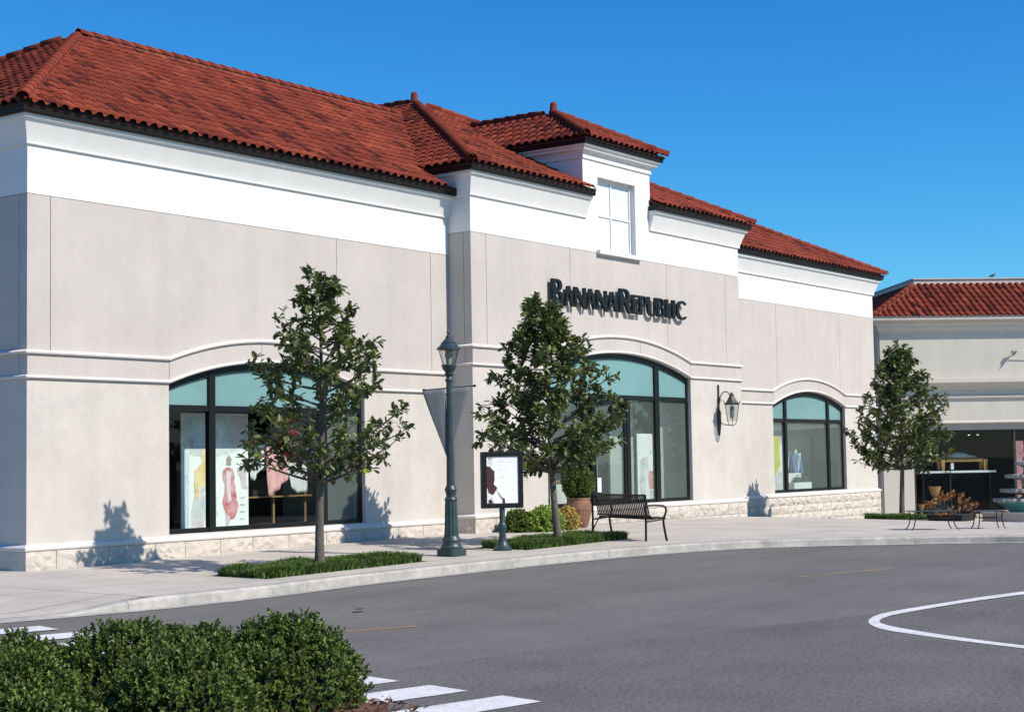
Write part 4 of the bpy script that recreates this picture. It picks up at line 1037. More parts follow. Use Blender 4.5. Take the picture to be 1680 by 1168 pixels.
# ------------------------------------------------------------------ trees
CROWN = ([1.45, 1.7, 2.1, 2.35, 2.8, 3.4, 3.85, 4.1, 4.45, 4.78], [.55, 1.12, 1.46, 1.45, 1.28, 1.06, .78, .58, .36, .12])
def tree(x, y, label, nb, ntw, nleaf, seed, h=4.78, wide=1.0, red=False, lean=(0, 0), trunk_r=.075):
    global rng
    rng = np.random.default_rng(seed); rr = random.Random(seed)
    z = SW(x, y); t = empty('street_tree', (x, y, z), label, 'tree', 'young trees along the pavement')
    ax = []
    for i in range(15):
        q = i / 14; ax.append(np.array([x + lean[0] * q + .03 * math.sin(q * 7 + seed), y + lean[1] * q + .03 * math.cos(q * 6 + seed), z - .05 + (h - .12) * q]))
    rad = [trunk_r * (1.25 if i == 0 else 1) * (1 - .93 * (i / 14) ** .8) + .006 for i in range(15)]
    trunk = MB().tube(ax, rad, 12)
    def axis(zz): q = (zz + .05) / (h - .12) * 14; i = int(min(max(q, 0), 13)); return ax[i] + (ax[i + 1] - ax[i]) * (q - i)
    br = MB(); pos = []; dirs = []; nr = []; size = []; rd = []; tn = []
    ga = rr.uniform(0, 6)
    for b in range(nb):
        q = (b + .5) / nb; ze = 1.74 + (4.72 - 1.74) * (q ** 1.12) + rr.uniform(-.12, .12)
        ga += 2.399 + rr.uniform(-.4, .4)
        Rr = float(np.interp(ze, *CROWN)) * wide * rr.uniform(.62, 1.06) * (h / 4.78) * (1 + .22 * math.sin(ga * 2 + seed) * math.sin(ze * 3.1 + seed))
        z0 = max(1.42, ze - Rr * rr.uniform(.35, .75)); st = axis(z0 * h / 4.78)
        end = axis(ze * h / 4.78) * 1.0; end = end + np.array([math.cos(ga) * Rr, math.sin(ga) * Rr, 0])
        mid = (st + end) / 2 + np.array([0, 0, -.10 * Rr + rr.uniform(-.05, .05)]) + rvec() * .05 * Rr
        pts = [st * (1 - s) ** 2 + 2 * mid * s * (1 - s) + end * s * s for s in np.linspace(0, 1, 7)]
        br.tube(pts, [max(.004, .024 * (1 - .82 * s) * (.5 + .5 * Rr)) for s in np.linspace(0, 1, 7)], 5)
        bad = rr.random() * .9
        for k in range(ntw + 1):
            s = 1.0 if k == 0 else rr.uniform(.28, .97); i = min(int(s * 6), 5); p = pts[i] + (pts[i + 1] - pts[i]) * (s * 6 - i)
            dr = (pts[i + 1] - pts[i]); dr = dr / np.linalg.norm(dr); tw = dr * .7 + rvec() * .75 + np.array([0, 0, .25]); tw /= np.linalg.norm(tw)
            ln = rr.uniform(.10, .30) if k else rr.uniform(.03, .1)
            tip = p + tw * ln
            if k: br.tube([p, (p + tip) / 2 + rvec() * .02, tip], [.006, .005, .003], 4)
            nl = int(nleaf * rr.uniform(.6, 1.35))
            cl = rr.uniform(-.18, .18); isred = red and rr.random() < .0
            for m_ in range(nl):
                o = tip - tw * rr.uniform(0, .12) + rvec() * .02
                d = tw * rr.uniform(.1, 1.0) + rvec() * .95 + np.array([0, 0, -.12]); pos.append(o); dirs.append(d)
                nr.append(np.array([0, 0, 1.0]) + rvec() * .55); size.append(rr.uniform(.095, .175)); tn.append(.45 + cl + rng.normal() * .17 + (.3 if rr.random() < .03 else 0)); rd.append(0)
    tr = trunk.build('trunk', 'bark', t, smooth=True)
    br.build('branches', 'bark', t, smooth=True, fix=False)
    if red:
        pr = np.array([x - .77, y + .2, z + 2.0])
        d_ = np.linalg.norm((np.array(pos) - pr) * np.array([1.3, .8, .8]), axis=1); rd = np.where((d_ < .42) & (rng.random(len(d_)) < .4), 1, 0)
    leaves_mesh('crown', OAK, pos, dirs, nr, size, ['leaf', 'leaf_red'] if red else ['leaf'], t, np.array(tn), np.array(rd) if red else None)
    return t
tree(18.16, 17.0, 'sparse young tree with a few red leaves before the leftmost arched window', 76, 5, 9, 11, 4.47, 1.0, True, (.06, .03))
tree(24.55, 17.0, 'dense young tree between the poster board and the bench', 98, 6, 11, 23, 4.46, 1.12, False, (-.17, .2))
tree(40.6, 17.0, 'young tree farthest right beside the neighbouring cream building', 96, 6, 11, 31, 4.5, 1.15, False, (.05, .0))

# ------------------------------------------------------------------ grass beds
def grass_bed(x0, x1, y0, y1, label, n, seed):
    global rng
    rng = np.random.default_rng(seed)
    mb = MB(); nx, ny = 10, 6
    bed = tag(sheet('soil_bed', 'soil', list(np.linspace(x0, x1, nx)), list(np.linspace(y0, y1, ny)), lambda x, y: SW(x, y) - .01 + .03 * math.sin(math.pi * (x - x0) / (x1 - x0)) * math.sin(math.pi * (y - y0) / (y1 - y0))), kind='structure')
    bed['label'] = 'soil under the ' + label.split(' ')[0] + ' grass bed'
    u, v = rng.random(n), rng.random(n)
    # ragged outline: rounded corners, blades lean outwards at the rim
    cx, cy = (x0 + x1) / 2, (y0 + y1) / 2
    X = x0 + (x1 - x0) * u; Y = y0 + (y1 - y0) * v
    e = (np.abs(u - .5) * 2) ** 5 + (np.abs(v - .5) * 2) ** 5; k = e < 1.05 + .25 * rng.random(n)
    X, Y = X[k], Y[k]; n = len(X)
    tuft = np.array([mnoise.noise(Vector((a * 2.3, b * 2.3, seed))) for a, b in zip(X, Y)])
    Z = np.array([SW(a, b) for a, b in zip(X, Y)]) - .005
    H = (.10 + .07 * tuft + .07 * rng.random(n)) ; a = rng.random(n) * 2 * np.pi; ln = H * (.35 + .7 * rng.random(n))
    dx, dy = np.cos(a), np.sin(a); wd = .0075 + .005 * rng.random(n)
    V = np.zeros((n, 5, 3))
    V[:, 0] = np.c_[X - dy * wd, Y + dx * wd, Z]; V[:, 1] = np.c_[X + dy * wd, Y - dx * wd, Z]
    V[:, 2] = np.c_[X + dx * ln * .35 + dy * wd * .8, Y + dy * ln * .35 - dx * wd * .8, Z + H * .65]; V[:, 3] = np.c_[X + dx * ln * .35 - dy * wd * .8, Y + dy * ln * .35 + dx * wd * .8, Z + H * .65]
    V[:, 4] = np.c_[X + dx * ln, Y + dy * ln, Z + H]
    me = bpy.data.meshes.new('grass_bed')
    F = [f for i in range(n) for f in ((5 * i, 5 * i + 1, 5 * i + 2, 5 * i + 3), (5 * i + 3, 5 * i + 2, 5 * i + 4))]
    me.from_pydata(V.reshape(-1, 3).tolist(), [], F); me.materials.append(M['grass'])
    at = me.attributes.new('leaf', 'FLOAT', 'FACE'); at.data.foreach_set('value', np.repeat(np.clip(.45 + .3 * tuft + .16 * rng.normal(size=n), 0, 1), 2))
    o = bpy.data.objects.new('grass_bed', me); COL.objects.link(o); tag(o, label, 'grass', None, 'stuff')
grass_bed(16.6, 20.25, 16.6, 17.75, 'leftmost bed of mown grass around the sparse tree', 17000, 3)
grass_bed(23.0, 26.5, 16.6, 17.75, 'middle bed of mown grass between poster board and bench', 16000, 4)
grass_bed(39.6, 42.4, 16.6, 17.75, 'rightmost bed of mown grass near the neighbouring building', 12000, 5)

# ------------------------------------------------------------------ shrubs
def bush(name, x, y, z, rx, ry, h, label, cat, leafmat, nsprig, nl, lsize, seed, group=None, tm=BOXL, core=True, ball=False, lump=.22, bias=0.5):
    global rng
    rng = np.random.default_rng(seed); rr = random.Random(seed)
    t = empty(name, (x, y, z), label, cat, group)
    cz = z + (h / 2 if ball else h * .36); rzz = h / 2 if ball else h * .64
    def rad(d): return 1 + lump * mnoise.noise(Vector(d) * 2.1 + Vector((seed, 0, 0))) + lump * .6 * mnoise.noise(Vector(d) * 4.7 + Vector((0, seed, 0)))
    if core:  # dark blob standing in for the shade deep in the foliage
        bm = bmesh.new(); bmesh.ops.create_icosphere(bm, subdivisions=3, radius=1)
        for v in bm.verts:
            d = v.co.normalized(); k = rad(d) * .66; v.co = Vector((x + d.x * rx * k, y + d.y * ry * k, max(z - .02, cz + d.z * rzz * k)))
        me = bpy.data.meshes.new('shade_core'); bm.to_mesh(me); bm.free(); me.materials.append(M['twig']); place(bpy.data.objects.new('shade_core', me), t)
    pos = []; dirs = []; nr = []; size = []; tn = []
    for i in range(nsprig):
        d = rvec()
        if d[2] < -.55 and not ball: d[2] = -d[2]
        k = rad(d) * rr.uniform(.80, 1.0) 
        p = np.array([x + d[0] * rx * k, y + d[1] * ry * k, cz + d[2] * rzz * k])
        if p[2] < z + .01: continue
        ax_ = d * .8 + np.array([0, 0, .45]) + rvec() * .4; ax_ /= np.linalg.norm(ax_)
        L = lsize * rr.uniform(1.3, 2.7); ct = rr.uniform(-.16, .16)
        for m_ in range(nl):
            s = m_ / nl
            o = p + ax_ * L * (s - .6); q = rvec(); q -= ax_ * q.dot(ax_)
            pos.append(o); dirs.append(q + ax_ * (.35 + s * .9)); nr.append(ax_ + rvec() * .5); size.append(lsize * rr.uniform(.7, 1.15)); tn.append(bias + ct + .22 * (s - .5) + rng.normal() * .13)
    leaves_mesh('foliage', tm, pos, dirs, nr, size, [leafmat], t, np.array(tn))
    return t
HB = -.11
hedge = 'clipped bushes in the near planting bed'
bush('boxwood_bush', 7.48, 7.35, HB, .54, .50, .74, 'rightmost clipped bush of the near hedge, beside the mulch edge', 'bush', 'box_leaf', 2900, 11, .027, 41, hedge)
bush('boxwood_bush', 6.40, 7.10, HB, .50, .46, .68, 'front middle bush of the near hedge, left of the rightmost one', 'bush', 'box_leaf', 2400, 11, .027, 42, hedge)
bush('boxwood_bush', 6.95, 8.2, HB, .56, .50, .72, 'bush at the back of the near hedge, seen between the middle and right ones', 'bush', 'box_leaf', 2200, 11, .027, 45, hedge)
bush('boxwood_bush', 6.30, 8.55, HB, .62, .50, .64, 'bush at the back left of the near hedge, before the crosswalk', 'bush', 'box_leaf', 2400, 11, .027, 43, hedge)
bush('boxwood_bush', 5.2, 7.0, HB, .52, .46, .60, 'leftmost front bush of the near hedge at the frame corner', 'bush', 'box_leaf', 2400, 11, .027, 44, hedge)
bush('boxwood_bush', 5.15, 8.0, HB, .46, .42, .56, 'bush at the left frame edge behind the leftmost front one', 'bush', 'box_leaf', 1900, 11, .027, 46, hedge)
bush('boxwood_bush', 6.88, 7.62, HB, .50, .46, .72, 'bush wedged in the hedge gap between the front middle and rightmost ones', 'bush', 'box_leaf', 2200, 11, .027, 47, hedge)
bush('boxwood_bush', 5.75, 7.80, HB, .52, .46, .66, 'bush filling the hedge between the leftmost front and back left ones', 'bush', 'box_leaf', 2200, 11, .027, 48, hedge)
# planting bed: kerbed island with bark mulch
ISL = [(2.5, 4.6), (5.5, 5.1), (7.4, 5.9), (8.25, 6.6), (8.47, 7.1), (8.40, 7.6), (8.0, 8.4), (7.4, 9.2), (6.2, 9.9), (4.2, 10.4), (2.2, 9.6), (1.6, 7)]
isl = [tuple(p) for p in catmull(ISL + [ISL[0]], .25)[:-1]]
ctr = np.mean(isl, axis=0)
inn = [tuple(np.array(p) + (ctr - np.array(p)) / np.linalg.norm(ctr - np.array(p)) * .16) for p in isl]
mb = MB(); n = len(isl)
rings = [[(x, y, rz(x, y) - .1) for x, y in isl], [(x, y, rz(x, y) + .09) for x, y in isl]]
mid_ = [tuple(np.array(p) * .8 + np.array(q) * .2) for p, q in zip(isl, inn)]
rings += [[(x, y, rz(x, y) + .125) for x, y in mid_], [(x, y, rz(x, y) + .125) for x, y in inn], [(x, y, rz(x, y) - .05) for x, y in inn]]
vs_ = [p for r_ in rings for p in r_]
mb.add(vs_, [(k * n + i, k * n + (i + 1) % n, (k + 1) * n + (i + 1) % n, (k + 1) * n + i) for k in range(4) for i in range(n)])
tag(mb.build('island_kerb', 'kerb_concrete', None), 'low concrete kerb round the near planting bed', kind='structure')
mb = MB(); vs_ = [(x, y, rz(x, y) + .08) for x, y in inn] + [(ctr[0] + (x - ctr[0]) * .9, ctr[1] + (y - ctr[1]) * .9, .05) for x, y in inn] + [(ctr[0], ctr[1], .08)]
mb.add(vs_, [(i, (i + 1) % n, n + (i + 1) % n, n + i) for i in range(n)] + [(n + i, n + (i + 1) % n, 2 * n) for i in range(n)])
mulch = tag(mb.build('mulch_bed', 'mulch', None), 'brown mulch bed under the near hedge', kind='structure')
rng = np.random.default_rng(77); pos = []; dirs = []; nr = []; size = []
for k in range(7000):
    q = rng.random() ** .5; a = rng.integers(len(inn)); p = np.array(inn[a]) * q + ctr * (1 - q) + rng.normal(size=2) * .05
    if p[0] < 6.6 or math.hypot(*(p - ctr)) > 99: continue
    pos.append(np.array([p[0], p[1], -.05 + .11 * min(1, (1 - q) / .1) + .04 * rng.random()])); d = rvec(); d[2] *= .35; dirs.append(d); nr.append(np.array([0, 0, 1]) + rvec() * .6); size.append(rng.uniform(.03, .09))
tag(leaves_mesh('bark_chips', LONG, pos, dirs, nr, size, ['mulch'], mulch, rng.random(len(pos))), kind='stuff')

# terracotta pot, its topiary, low shrubs at the entrance
px_, py_ = 29.70, 20.02; pz_ = SW(px_, py_) + .004
mb = MB().lathe((px_, py_, pz_), [(.17, 0), (.19, .02), (.25, .18), (.285, .34), (.29, .42), (.285, .50), (.255, .60), (.265, .62), (.265, .66), (.22, .66), (.21, .60), (.02, .60)], 36)
pot = mb.build('plant_pot', 'terracotta', None, smooth=True)
tag(pot, 'round terracotta pot standing left of the entrance door', 'pot')
MB().lathe((px_, py_, pz_), [(.286, .385), (.298, .395), (.298, .425), (.286, .435)], 36).build('raised_band', 'terracotta', pot, smooth=True)
bush('topiary_shrub', px_, py_, pz_ + .60, .37, .37, .80, 'round dark green topiary growing in the terracotta pot', 'shrub', 'box_leaf', 1500, 9, .035, 51, ball=True, lump=.08)
gz = lambda x, y: SW(x, y) + .004
bush('low_shrub', 28.0, 19.75, gz(28.0, 19.75), .55, .34, .50, 'lime green low shrub at the foot of the entrance wall', 'shrub', 'lime_leaf', 800, 10, .055, 52, lump=.2)
bush('low_shrub', 27.35, 20.0, gz(27.35, 20), .30, .26, .46, 'dark green low shrub left of the lime green one', 'shrub', 'box_leaf', 420, 10, .05, 54, lump=.2)
bush('low_shrub', 28.85, 19.75, gz(28.85, 19.75), .26, .24, .46, 'yellowish tan low shrub beside the terracotta pot', 'shrub', 'tan_leaf', 420, 10, .05, 53, lump=.2)

# ------------------------------------------------------------------ window displays
I4 = Matrix.Identity(4)
def panel_at(y): m_ = Matrix.Identity(4); m_.translation = (0, y, 0); return m_
# left window: printed banner with watercolour figures
YP = 21.90
ban = MB().box(19.76, 21.42, YP, YP + .02, .46, 2.56).build('window_poster', 'print_white', None)
tag(ban, 'tall white window poster with yellow and red watercolour figures in the left window', 'poster')
mp_ = panel_at(YP)
def B_(name, mat, pts, l, jag=.012): flat(ban, name, mat, pts, .002 + l * .0015, mp_, 1, 1, 0, 0, jag)
B_('printed_sky', 'print_grey', [(19.78, 2.54), (21.40, 2.54), (21.40, 1.95), (20.9, 1.80), (20.4, 1.74), (19.95, 1.80), (19.78, 1.95)], 1, .02)
B_('printed_cloud', 'print_mauve', [(20.9, 2.5), (21.35, 2.45), (21.38, 2.0), (21.1, 1.95), (20.95, 2.15)], 2, .04)
B_('printed_cloud', 'print_blue', [(19.95, 2.48), (20.35, 2.45), (20.3, 2.0), (20.05, 1.9)], 2, .04)
B_('printed_stripe', 'print_blue', [(19.86, 1.9), (19.95, 1.86), (19.93, .48), (19.84, .48)], 2, .004)
B_('printed_top', 'print_yellow', [(20.09, 1.52), (20.21, 1.62), (20.32, 1.72), (20.43, 1.62), (20.53, 1.48), (20.51, 1.24), (20.17, 1.22), (20.07, 1.36)], 3, .012)
B_('printed_head', 'print_yellow', [(20.25, 1.70), (20.39, 1.70), (20.41, 1.84), (20.32, 1.9), (20.25, 1.84)], 2, .01)
B_('printed_figure', 'print_grey', [(20.12, 1.50), (20.22, 1.54), (20.26, 1.2), (20.4, .95), (20.36, .7), (20.30, .48), (20.0, .48), (20.02, .9), (20.1, 1.1)], 2, .02)
B_('printed_figure', 'print_mauve', [(20.1, 1.15), (20.3, 1.12), (20.3, .95), (20.15, .95)], 3, .02)
B_('printed_figure', 'print_blue', [(20.30, 1.0), (20.6, 1.02), (20.64, .7), (20.45, .62), (20.32, .75)], 4, .02)
B_('printed_figure', 'print_grey', [(20.42, .95), (20.52, .97), (20.52, .6), (20.48, .48), (20.42, .48)], 5, .01)
B_('printed_figure', 'print_mauve', [(20.02, .62), (20.3, .6), (20.28, .48), (20.02, .48)], 4, .02)
B_('printed_dress', 'print_red', [(20.76, 1.52), (20.86, 1.56), (21.02, 1.54), (21.06, 1.3), (21.10, 1.0), (21.16, .82), (21.06, .62), (20.94, .6), (20.84, .72), (20.76, .9), (20.82, 1.15)], 3, .018)
B_('printed_figure', 'print_mauve', [(20.84, .72), (20.96, .66), (20.9, .48), (20.84, .48)], 4, .012)
B_('printed_shade', 'print_mauve', [(21.12, 1.55), (21.36, 1.5), (21.38, 1.15), (21.26, 1.2)], 3, .02)
B_('printed_sleeve', 'print_yellow', [(20.10, 1.48), (20.17, 1.5), (20.2, 1.2), (20.16, 1.02), (20.09, 1.04), (20.06, 1.25)], 4, .008)
B_('printed_belt', 'print_grey', [(20.16, 1.2), (20.52, 1.22), (20.52, 1.16), (20.16, 1.14)], 6, .004)
B_('printed_scarf', 'print_mauve', [(20.84, 1.5), (20.98, 1.5), (20.94, 1.2), (20.98, .95), (20.9, .9), (20.86, 1.2)], 6, .012)
B_('printed_head', 'skin_print', [(20.86, 1.6), (20.97, 1.6), (20.99, 1.72), (20.92, 1.79), (20.86, 1.72)], 4, .008)
for k in range(4): B_('printed_mark', 'print_grey', [(21.2, .98 - .13 * k), (21.32, .98 - .13 * k), (21.32, 1.01 - .13 * k), (21.2, 1.01 - .13 * k)], 3, .006)
def cloth(name, mat, pts, y, label, waves=5, amp=.03):
    """hanging cloth: polygon in x-z filled as a folded sheet"""
    xs_ = [p[0] for p in pts]; zs_ = [p[1] for p in pts]; n = 26
    def zr(x):
        hits = []
        for i in range(len(pts)):
            (a, b), (c, d) = pts[i], pts[(i + 1) % len(pts)]
            if (a <= x < c) or (c <= x < a): hits.append(b + (d - b) * (x - a) / (c - a))
        return (max(hits), min(hits)) if hits else (None, None)
    v = []; f = []; rows = 10; cols = []
    for i in range(n + 1):
        x = min(xs_) + (max(xs_) - min(xs_)) * (i + .01 * (1 if i == 0 else -1 if i == n else 0)) / n; hi, lo = zr(x)
        if hi is None: continue
        cols.append(len(v) // (rows + 1))
        for j in range(rows + 1):
            z = hi + (lo - hi) * j / rows; v.append((x, y + amp * math.sin(waves * (x - min(xs_)) * 6 + j * .15) * (.2 + .8 * j / rows), z))
    nc = len(v) // (rows + 1)
    for i in range(nc - 1):
        for j in range(rows): f.append((i * (rows + 1) + j, (i + 1) * (rows + 1) + j, (i + 1) * (rows + 1) + j + 1, i * (rows + 1) + j + 1))
    o = MB().add(v, f).build(name, mat, None); o.data.polygons.foreach_set('use_smooth', [True] * len(f))
    md = o.modifiers.new('s', 'SOLIDIFY'); md.thickness = .006
    return tag(o, label, 'cloth', 'cloths hung in the left window')
cloth('hanging_cloth', 'white_cloth', [(21.52, 2.0), (21.9, 1.98), (21.88, 1.58), (21.6, 1.30), (21.54, 1.34)], YP + .05, 'white cloth hanging right of the window poster')
cloth('hanging_cloth', 'pink_cloth', [(21.88, 1.95), (22.42, 1.93), (22.52, 1.72), (22.46, 1.34), (22.18, 1.12), (21.93, .98), (21.9, 1.4)], YP - .03, 'pink cloth hanging to a point in the left window')
cloth('hanging_cloth', 'white_cloth', [(22.7, 1.66), (23.3, 1.62), (23.34, 1.06), (23.02, 1.03), (22.84, 1.2)], YP + .3, 'white cloth hanging over the wooden rack, behind the trunk')
rack = empty('display_rack', (22.4, YP + .35, .43), 'thin wooden display rack in the left shop window', 'rack')
for x in (21.55, 22.42, 23.3): box('post', 'oak_wood', rack, x - .025, x + .025, YP + .33, YP + .38, .425, 2.0)
box('shelf', 'oak_wood', rack, 21.5, 23.35, YP + .2, YP + .329, .97, 1.0); box('rail', 'oak_wood', rack, 21.5, 23.35, YP + .331, YP + .379, 2.0, 2.04)
box('folded_stack', 'room_dark', None, 21.75, 22.25, YP + .22, YP + .32, 1.002, 1.12); o = bpy.data.objects['folded_stack']; tag(o, 'dark folded garments on the rack shelf', 'clothes')

# right window: mannequin torsos in denim, bags, blocks, yellow panel
YQ = 21.62
def torso(x, y, z, s, mats, label):
    t = empty('mannequin', (x, y, z), label, 'mannequin', 'mannequins in the right window')
    # body form: stacked elliptical rings
    prof = [(.11, .0), (.15, .1), (.165, .25), (.17, .4), (.20, .52), (.18, .58), (.09, .615), (.055, .65), (.05, .72), (.035, .74)]
    mb = MB(); n = 20; vs_ = []
    for r_, zz in prof:
        for j in range(n):
            a = 2 * math.pi * j / n; vs_.append((x + s * r_ * math.cos(a), y + s * r_ * .62 * math.sin(a), z + s * zz))
    mb.add(vs_, [(i * n + j, i * n + (j + 1) % n, (i + 1) * n + (j + 1) % n, (i + 1) * n + j) for i in range(len(prof) - 1) for j in range(n)] + [tuple(range(n))[::-1], tuple((len(prof) - 1) * n + j for j in range(n))])
    mb.build('body_form', 'white_cloth', t, smooth=True)
    jk = MB(); pr2 = [(.185, -.06), (.18, .1), (.19, .3), (.205, .45), (.215, .53), (.19, .59), (.11, .625)]; vs_ = []
    for r_, zz in pr2:
        for j in range(n + 1):
            a = R(-90 + 22) + R(360 - 44) * j / n; vs_.append((x + s * r_ * math.cos(a), y + s * r_ * .68 * math.sin(a), z + s * zz))
    jk.add(vs_, [(i * (n + 1) + j, i * (n + 1) + j + 1, (i + 1) * (n + 1) + j + 1, (i + 1) * (n + 1) + j) for i in range(len(pr2) - 1) for j in range(n)])
    o = jk.build('jacket', mats[0], t, smooth=True); md = o.modifiers.new('s', 'SOLIDIFY'); md.thickness = .012
    for sg in (-1, 1):
        MB().tube([(x + sg * .20 * s, y, z + .54 * s), (x + sg * .25 * s, y - .01, z + .38 * s), (x + sg * .26 * s, y - .04, z + .18 * s), (x + sg * .24 * s, y - .09, z - .02 * s)], [.055 * s, .06 * s, .052 * s, .045 * s], 10).build('sleeve', mats[0], t, smooth=True)
    MB().prism_xz([(x - .06 * s, z + .62 * s), (x, z + .4 * s), (x + .06 * s, z + .62 * s)], y - .155 * s, y - .145 * s).build('shirt_front', mats[1], t)
    return t
def block(x0, x1, y0, y1, z0, z1, label, mat='print_white'):
    o = MB().box(x0, x1, y0, y1, z0, z1).build('display_block', mat, None, bevel=.008); return tag(o, label, 'plinth', 'display plinths in the right window')
block(43.38, 44.53, YQ - .1, YQ + .5, .505, .80, 'low white display plinth under the bags in the right window')
block(43.43, 44.28, YQ + .12, YQ + .5, .802, 1.08, 'upper white display plinth carrying the denim torsos')
torso(43.55, YQ + .28, 1.085, 1.0, ('denim', 'light_denim'), 'mannequin torso in a dark denim jacket, left of the pair')
torso(44.21, YQ + .25, 1.085, .95, ('light_denim', 'print_white'), 'mannequin torso in a light blue jacket, right of the pair')
for x, lb in ((43.78, 'dark handbag on the low plinth, left of the pair'), (44.35, 'dark handbag on the low plinth, right of the pair')):
    t = empty('handbag', (x, YQ, .80), lb, 'bag', 'bags in the right window')
    MB().hull([(x - .2, YQ - .06, .803), (x + .2, YQ - .06, .803), (x + .2, YQ + .06, .803), (x - .2, YQ + .06, .803)], [(x - .16, YQ - .03, .96), (x + .16, YQ - .03, .96), (x + .16, YQ + .03, .96), (x - .16, YQ + .03, .96)]).build('body', 'lamp_green', t, bevel=.015)
    MB().tube([(x - .1, YQ, .95), (x - .07, YQ, 1.02), (x + .07, YQ, 1.02), (x + .1, YQ, .95)], .01, 6).build('handle', 'old_iron', t)
yp = MB().box(42.18, 42.89, YQ, YQ + .03, .51, 2.5).build('window_poster', 'print_white', None); tag(yp, 'white poster with a yellow patch and grey figures in the right window', 'poster')
mq = panel_at(YQ)
def Q_(name, mat, pts, l, jag=.012): flat(yp, name, mat, pts, .002 + l * .0015, mq, 1, 1, 0, 0, jag)
Q_('printed_patch', 'acid_yellow', [(42.20, 2.26), (42.65, 2.16), (42.67, 1.32), (42.33, 1.0), (42.20, .95)], 1, .01)
Q_('printed_patch', 'print_grey', [(42.20, 2.48), (42.85, 2.48), (42.85, 2.0), (42.69, 1.9), (42.65, 2.18), (42.20, 2.28)], 1, .02)
Q_('printed_figure', 'print_grey', [(42.33, .95), (42.58, 1.1), (42.73, 1.15), (42.85, .9), (42.85, .52), (42.53, .52), (42.38, .7)], 2, .03)
# entrance: poster with figures behind the glass, counter
YR = 21.42
ep = MB().box(34.46, 35.30, YR, YR + .03, .2, 2.22).build('window_poster', 'print_white', None); tag(ep, 'white poster with grey and red figures right of the entrance door', 'poster')
mr_ = panel_at(YR)
def S_(name, mat, pts, l, jag=.012): flat(ep, name, mat, pts, .002 + l * .0015, mr_, 1, 1, 0, 0, jag)
S_('printed_figure', 'print_grey', [(34.58, 1.5), (34.7, 1.62), (34.86, 1.6), (34.84, 1.2), (34.8, .9), (34.78, .4), (34.6, .4), (34.56, 1.0)], 1, .02)
S_('printed_figure', 'print_mauve', [(34.86, 1.62), (34.92, 1.66), (35.0, 1.1), (34.95, 1.05)], 1, .01)
S_('printed_skirt', 'print_red', [(35.0, 1.28), (35.28, 1.28), (35.28, .82), (35.05, .8), (34.96, 1.0)], 2, .015)
S_('printed_figure', 'print_grey', [(35.04, .78), (35.2, .78), (35.18, .3), (35.08, .3)], 1, .01)
S_('printed_mark', 'print_grey', [(35.04, 1.76), (35.12, 1.82), (35.18, 1.75), (35.1, 1.7)], 1, .004)
ct = empty('sales_counter', (32.3, YM + 2.0, .12), 'grey green sales counter inside the entrance', 'counter')
box('body', 'room_grey', ct, 31.6, 33.1, YM + 1.6, YM + 2.2, .125, 1.05); box('counter_top', 'oak_wood', ct, 31.55, 33.15, YM + 1.55, YM + 2.25, 1.052, 1.1)

# ------------------------------------------------------------------ neighbouring cream building, turned about 40 degrees
RQ = Vector((50, 22, 0)); RT = Vector((.647, -.763, 0)).normalized(); RN = Vector((-RT.y * -1, 0, 0))
RN = Vector((RT.y, -RT.x, 0))                                          # outward (towards the road)
if RN.dot(Vector((-1, -1, 0))) < 0: RN = -RN
MXR = Matrix((RT, -RN, Vector((0, 0, 1)))).transposed().to_4x4(); MXR.translation = RQ   # local x along facade, -y outward, z up
nb = empty('neighbour_building', tuple(RQ + RT * 4), 'cream stucco shop building with red tile roof at the right edge', 'building')
def rb_box(name, mat, x0, x1, y0, y1, z0, z1, parent=nb, **k): return MB().box(x0, x1, y0, y1, z0, z1).build(name, mat, parent, xf=MXR, **k)
S0, S1 = .42, 15
pier = rb_box('wall', 'cream_wall', S0, 1.45, 0, .4, -1.2, 2.58)
rb_box('wall', 'cream_wall', 12.5, S1, 0, .4, -1.2, 2.58)
rb_box('wall', 'cream_wall', S0, S1, 0, .4, 2.66, 3.42); rb_box('wall', 'cream_wall', S0, S1, 0, .4, 3.52, 5.62)
rb_box('side_wall', 'cream_wall', S0, S0 + .3, .4, 9, -1.2, 5.95); rb_box('side_wall', 'cream_wall', S1 - .3, S1, .4, 9, -1.2, 5.95)
def rb_sweep(name, mat, z, prof): return MB().sweep([(S0, 9, z), (S0, 0, z), (S1, 0, z)], prof).build(name, mat, nb, xf=MXR)
rb_sweep('moulding', 'cream_trim', 2.58, [(-.2, 0), (.05, 0), (.06, .04), (.03, .08), (-.2, .08)])
rb_sweep('moulding', 'cream_trim', 3.42, [(-.2, 0), (.07, 0), (.08, .05), (.04, .10), (-.2, .10)])
rb_sweep('canopy_ledge', 'cream_trim', 3.86, [(-.05, -.16), (.05, -.16), (.08, -.06), (.2, -.04), (.23, .05), (.33, .07), (.33, .20), (-.05, .22)])
rb_sweep('eave_moulding', 'cream_trim', 5.62, [(-.2, 0), (.04, 0), (.06, .1), (.10, .14), (.12, .24), (.22, .30), (.22, .36), (-.2, .36)])
rb_sweep('gutter', 'cream_trim', 5.98, [(-.2, 0), (.32, 0), (.36, .05), (.36, .17), (.31, .17), (.31, .13), (-.2, .13)])
rb_box('lintel', 'tan_trim', 1.45, 12.5, .08, .4, 2.36, 2.58)
MB().lathe((0, 0, 0), [(.06, -.9), (.06, 5.6)], 12).build('downpipe', 'cream_trim', nb, xf=MXR @ Matrix.Translation((S0 - .02, .10, 0)), smooth=True)
rb_box('base_step', 'concrete', 1.0, 12.5, -.1, .5, -1.2, -.44)
